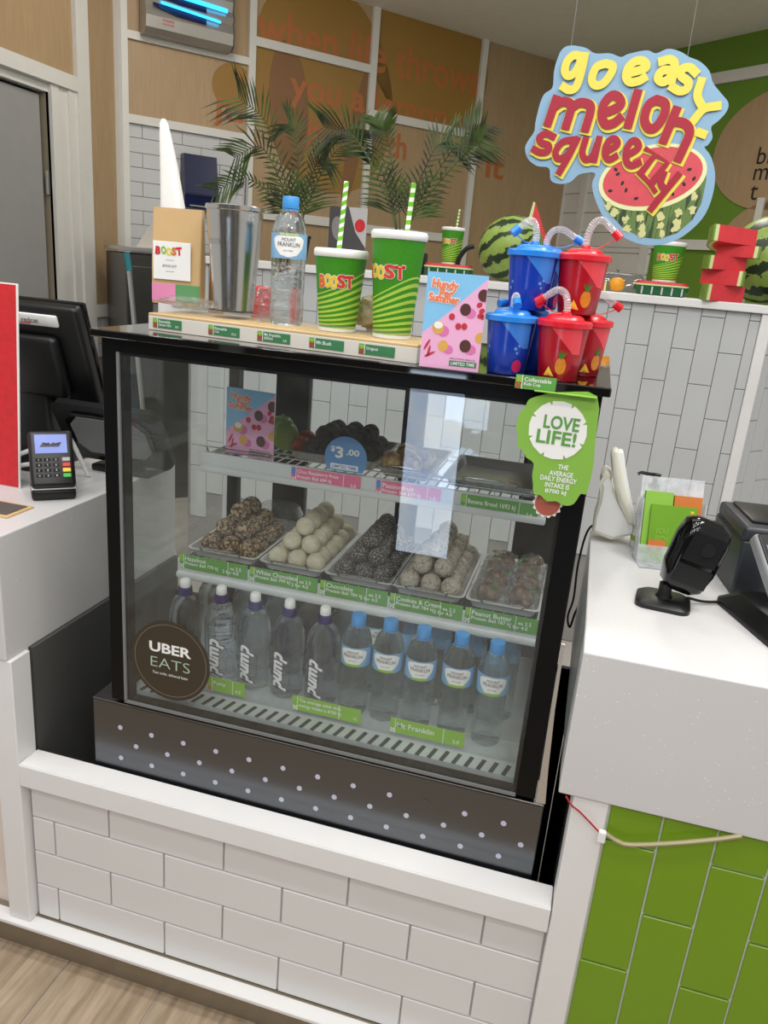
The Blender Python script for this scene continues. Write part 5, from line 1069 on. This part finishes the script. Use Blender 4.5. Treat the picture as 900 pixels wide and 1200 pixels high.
# ---- palms
t_ = NT('palm_leaf'); _n = t_.noise(t_.coord(), 9); t_.done(t_.bsdf(t_.ramp(_n, [(.35, lin((26, 36, 16))), (.68, lin((78, 100, 40)))]), .5))
def frond(parent, pts, y, bow, ll, n=24):
    P = spline([(x, y + bow * (i / 3) ** 2, z) for i, (x, z) in enumerate(pts)], 12); bm = tube(P, .004, 5, taper=[.0045 * (1 - .75 * i / len(P)) for i in range(len(P))])
    m = len(P); rr = random.Random(int(pts[-1][0] * 1e4))
    for k in range(n):
        f = .28 + .72 * k / (n - 1); i = min(m - 2, int(f * (m - 1))); p = P[i].lerp(P[i + 1], f * (m - 1) - i); t = (P[i + 1] - P[i]).normalized()
        L = ll * (math.sin(PI * min(1, .18 + .78 * (1 - abs(f - .55) / .6))) ** .7) * rr.uniform(.88, 1.08)
        side = t.cross(Vector((0, -1, 0))).normalized()
        for s in (-1, 1):
            d = (t * .72 + side * s * .72 + Vector((0, -.15 + .3 * rr.random(), -.06))).normalized(); w = Vector((0, 1, 0)).cross(d).normalized() * .005
            a = p; b = p + d * L * .5 + Vector((0, 0, -.004)); c = p + d * L + Vector((0, 0, -.03 * L / .2)); up = Vector((0, .0015, 0))
            vs = [bm.verts.new(v) for v in (a - w * .5, a + w * .5, b + w + up, b - w + up, c)]
            bm.faces.new((vs[0], vs[1], vs[2], vs[3])); bm.faces.new((vs[3], vs[2], vs[4]))
    o = ob('frond', bm, t_.m, parent, smooth=None); return o
pots = []
for px, fr, lb, px0 in ((-.575, [[(-.5948, 1.7656), (-.6509, 2.0035), (-.7343, 2.1886), (-.8624, 2.2954)], [(-.5948, 1.7656), (-.69, 1.98), (-.79, 2.1), (-.955, 2.06)], [(-.6083, 1.7647), (-.7154, 1.9225), (-.84, 1.955), (-1.0037, 1.8893)], [(-.5634, 1.7677), (-.5157, 1.9532), (-.4368, 2.0891), (-.3272, 2.1674)], [(-.5813, 1.7665), (-.5846, 2.0068), (-.6072, 2.1533), (-.6481, 2.2087)], [(-.5724, 1.7671), (-.5532, 1.9127), (-.4895, 2.0305), (-.42, 2.06)]], 'leafy palm in a black pot on the half wall behind the water bottle', -.575),
                        (-.05, [[(-.0731, 1.7884), (-.1762, 2.0087), (-.2923, 2.1506), (-.4303, 2.189)], [(-.0647, 1.789), (-.1538, 1.9912), (-.2283, 2.135), (-.2673, 2.2061)], [(-.0521, 1.7898), (-.1072, 2.0306), (-.1472, 2.1566), (-.1653, 2.2242)], [(-.0354, 1.7909), (-.0076, 1.9804), (.0589, 2.1293), (.1209, 2.1853)], [(-.0271, 1.7915), (.0535, 1.9837), (.1583, 2.1336), (.2633, 2.2433)], [(-.0271, 1.7915), (.0775, 1.9482), (.1997, 2.0876), (.3004, 2.1625)]], 'leafy palm in a black pot on the half wall behind the green paper cups', -.05)):
    p = thing('potted_palm', lb, 'palm', (px, 2.46, HL)); 
    ob('pot', lathe([(.045, 0), (.06, .12), (.064, .122), (.064, .135), (.056, .135), (.05, .115)], 24), m_plastic, p, 40); ob('soil', lathe([(.052, .112), (.052, .118)], 20), m_choc, p)
    for i, f in enumerate(fr):
        base = (f[0][0] * .5 + px * .5 - px, .115)
        pts = [(x - px, zz - HL) for x, zz in f]; pts = [base, (pts[0][0] * .6 + pts[1][0] * .4, pts[0][1] * .6 + pts[1][1] * .4)] + pts[2:]
        frond(p, pts, 0, (-.1, .06, -.05, .1, .0, -.08)[i], (.2, .2, .13, .2, .16, .17)[i])

# ================================================================== BACK OF THE SHOP
def at_wall(s, z, out=0): return (-2.54 + s * math.cos(TH) + out * math.sin(TH), 3.94 + s * math.sin(TH) - out * math.cos(TH), z)
iz = thing('insect_killer', 'brushed steel insect killer with glowing blue tubes high on the back wall', 'insect killer', at_wall(.46, 2.98, .03), (0, 0, TH))
prof = [(0, 0), (-.1, .0), (-.14, .03), (-.15, .1), (-.13, .16), (-.145, .2), (-.12, .24), (-.135, .3), (-.1, .42), (0, .42)]
ob('housing', loft(B(), [[(x, y, z_) for y, z_ in prof] for x in (-.32, .3)]), pbr('satin_silver', (176, 172, 164), .34, metal=.75), iz); ob('side_cap', loft(B(), [[(x, y * 1.02, z_) for y, z_ in prof] for x in (.3, .31)]), m_dark, iz)
for z0, sp in ((.13, .24), (.2, .28)): ob('grille_opening', loft(B(), [ [(-.2 + .3, -.152 + .0, z0 - .012), (-.2 + .3, -.14, z0 + .03)], [(-.1, -.152, z0 - .005), (-.1, -.14, z0 + .04)], [(-.27, -.152, z0 + .03), (-.27, -.14, z0 + .05)]], False, False, False), m_navy, iz)
ob('lit_tube', tube([(-.22, -.156, .185), (.2, -.156, .155)], .009, 8), m_tube, iz); ob('lit_tube', tube([(-.1, -.15, .25), (.25, -.15, .235)], .014, 8), m_tube, iz)
txt('WARNING', iz, m_redp, -.17, .085, .08, .014, M=T(0, -.15, 0) @ FRONT); txt('HIGH VOLTAGE', iz, m_redp, -.17, .062, .08, .012, M=T(0, -.15, 0) @ FRONT)
nd = thing('towel_dispenser', 'navy blue paper dispenser on the tiled back wall', 'dispenser', at_wall(.56, 1.9, .0), (0, 0, TH))
ob('cover', loft(B(), [[(x, y, z_) for x, y, z_ in ((-.13, 0, .0), (.13, 0, 0), (.13, -.1, .0), (-.13, -.1, .0))], [(-.13, 0, .1), (.13, 0, .1), (.13, -.12, .1), (-.13, -.12, .1)], [(-.125, 0, .37), (.125, 0, .37), (.125, -.08, .37), (-.125, -.08, .37)]]), m_navy, nd); ob('lip', rbox(-.132, .132, -.125, -.1, .085, .1, .003, 1), m_navy, nd); ob('chrome_edge', box(B(), -.09, .09, -.105, -.1, .012, .02), m_wire, nd)
bf = thing('steel_bench_unit', 'tall stainless steel appliance below the tiled back wall', 'appliance', (-1.95, 3.75, FZ), (0, 0, TH))
ob('body', rbox(-.45, .45, -.25, .25, .0, 1.68, .006, 1), m_steel, bf); ob('door', rbox(-.43, .43, -.265, -.25, .1, 1.6, .004, 1), m_steel, bf); ob('handle', tube([(.36, -.29, .7), (.36, -.29, 1.3)], .01, 8), m_foil, bf); ob('worktop', rbox(-.46, .46, -.28, .26, 1.69, 1.72, .004, 1), m_foil, bf)
mp = thing('mop', 'slim mop pole with a teal grip leaning beside the left wall', 'mop', (-1.75, 2.55, FZ)); ob('pole', tube([(.4, -.15, .12), (.26, -.15, 1.6)], .013, 8), m_foil, mp, 40); ob('grip', tube([(.26, -.15, 1.6), (.245, -.15, 1.69)], .016, 8), pbr('teal_grip', (30, 120, 130), .4), mp, 40); ob('head', loft(B(), [rrect(.26, .1, .03, 0), rrect(.22, .08, .03, .1), rrect(.05, .05, .02, .14)]), m_wink, mp, M=T(.4, -.15, 0))
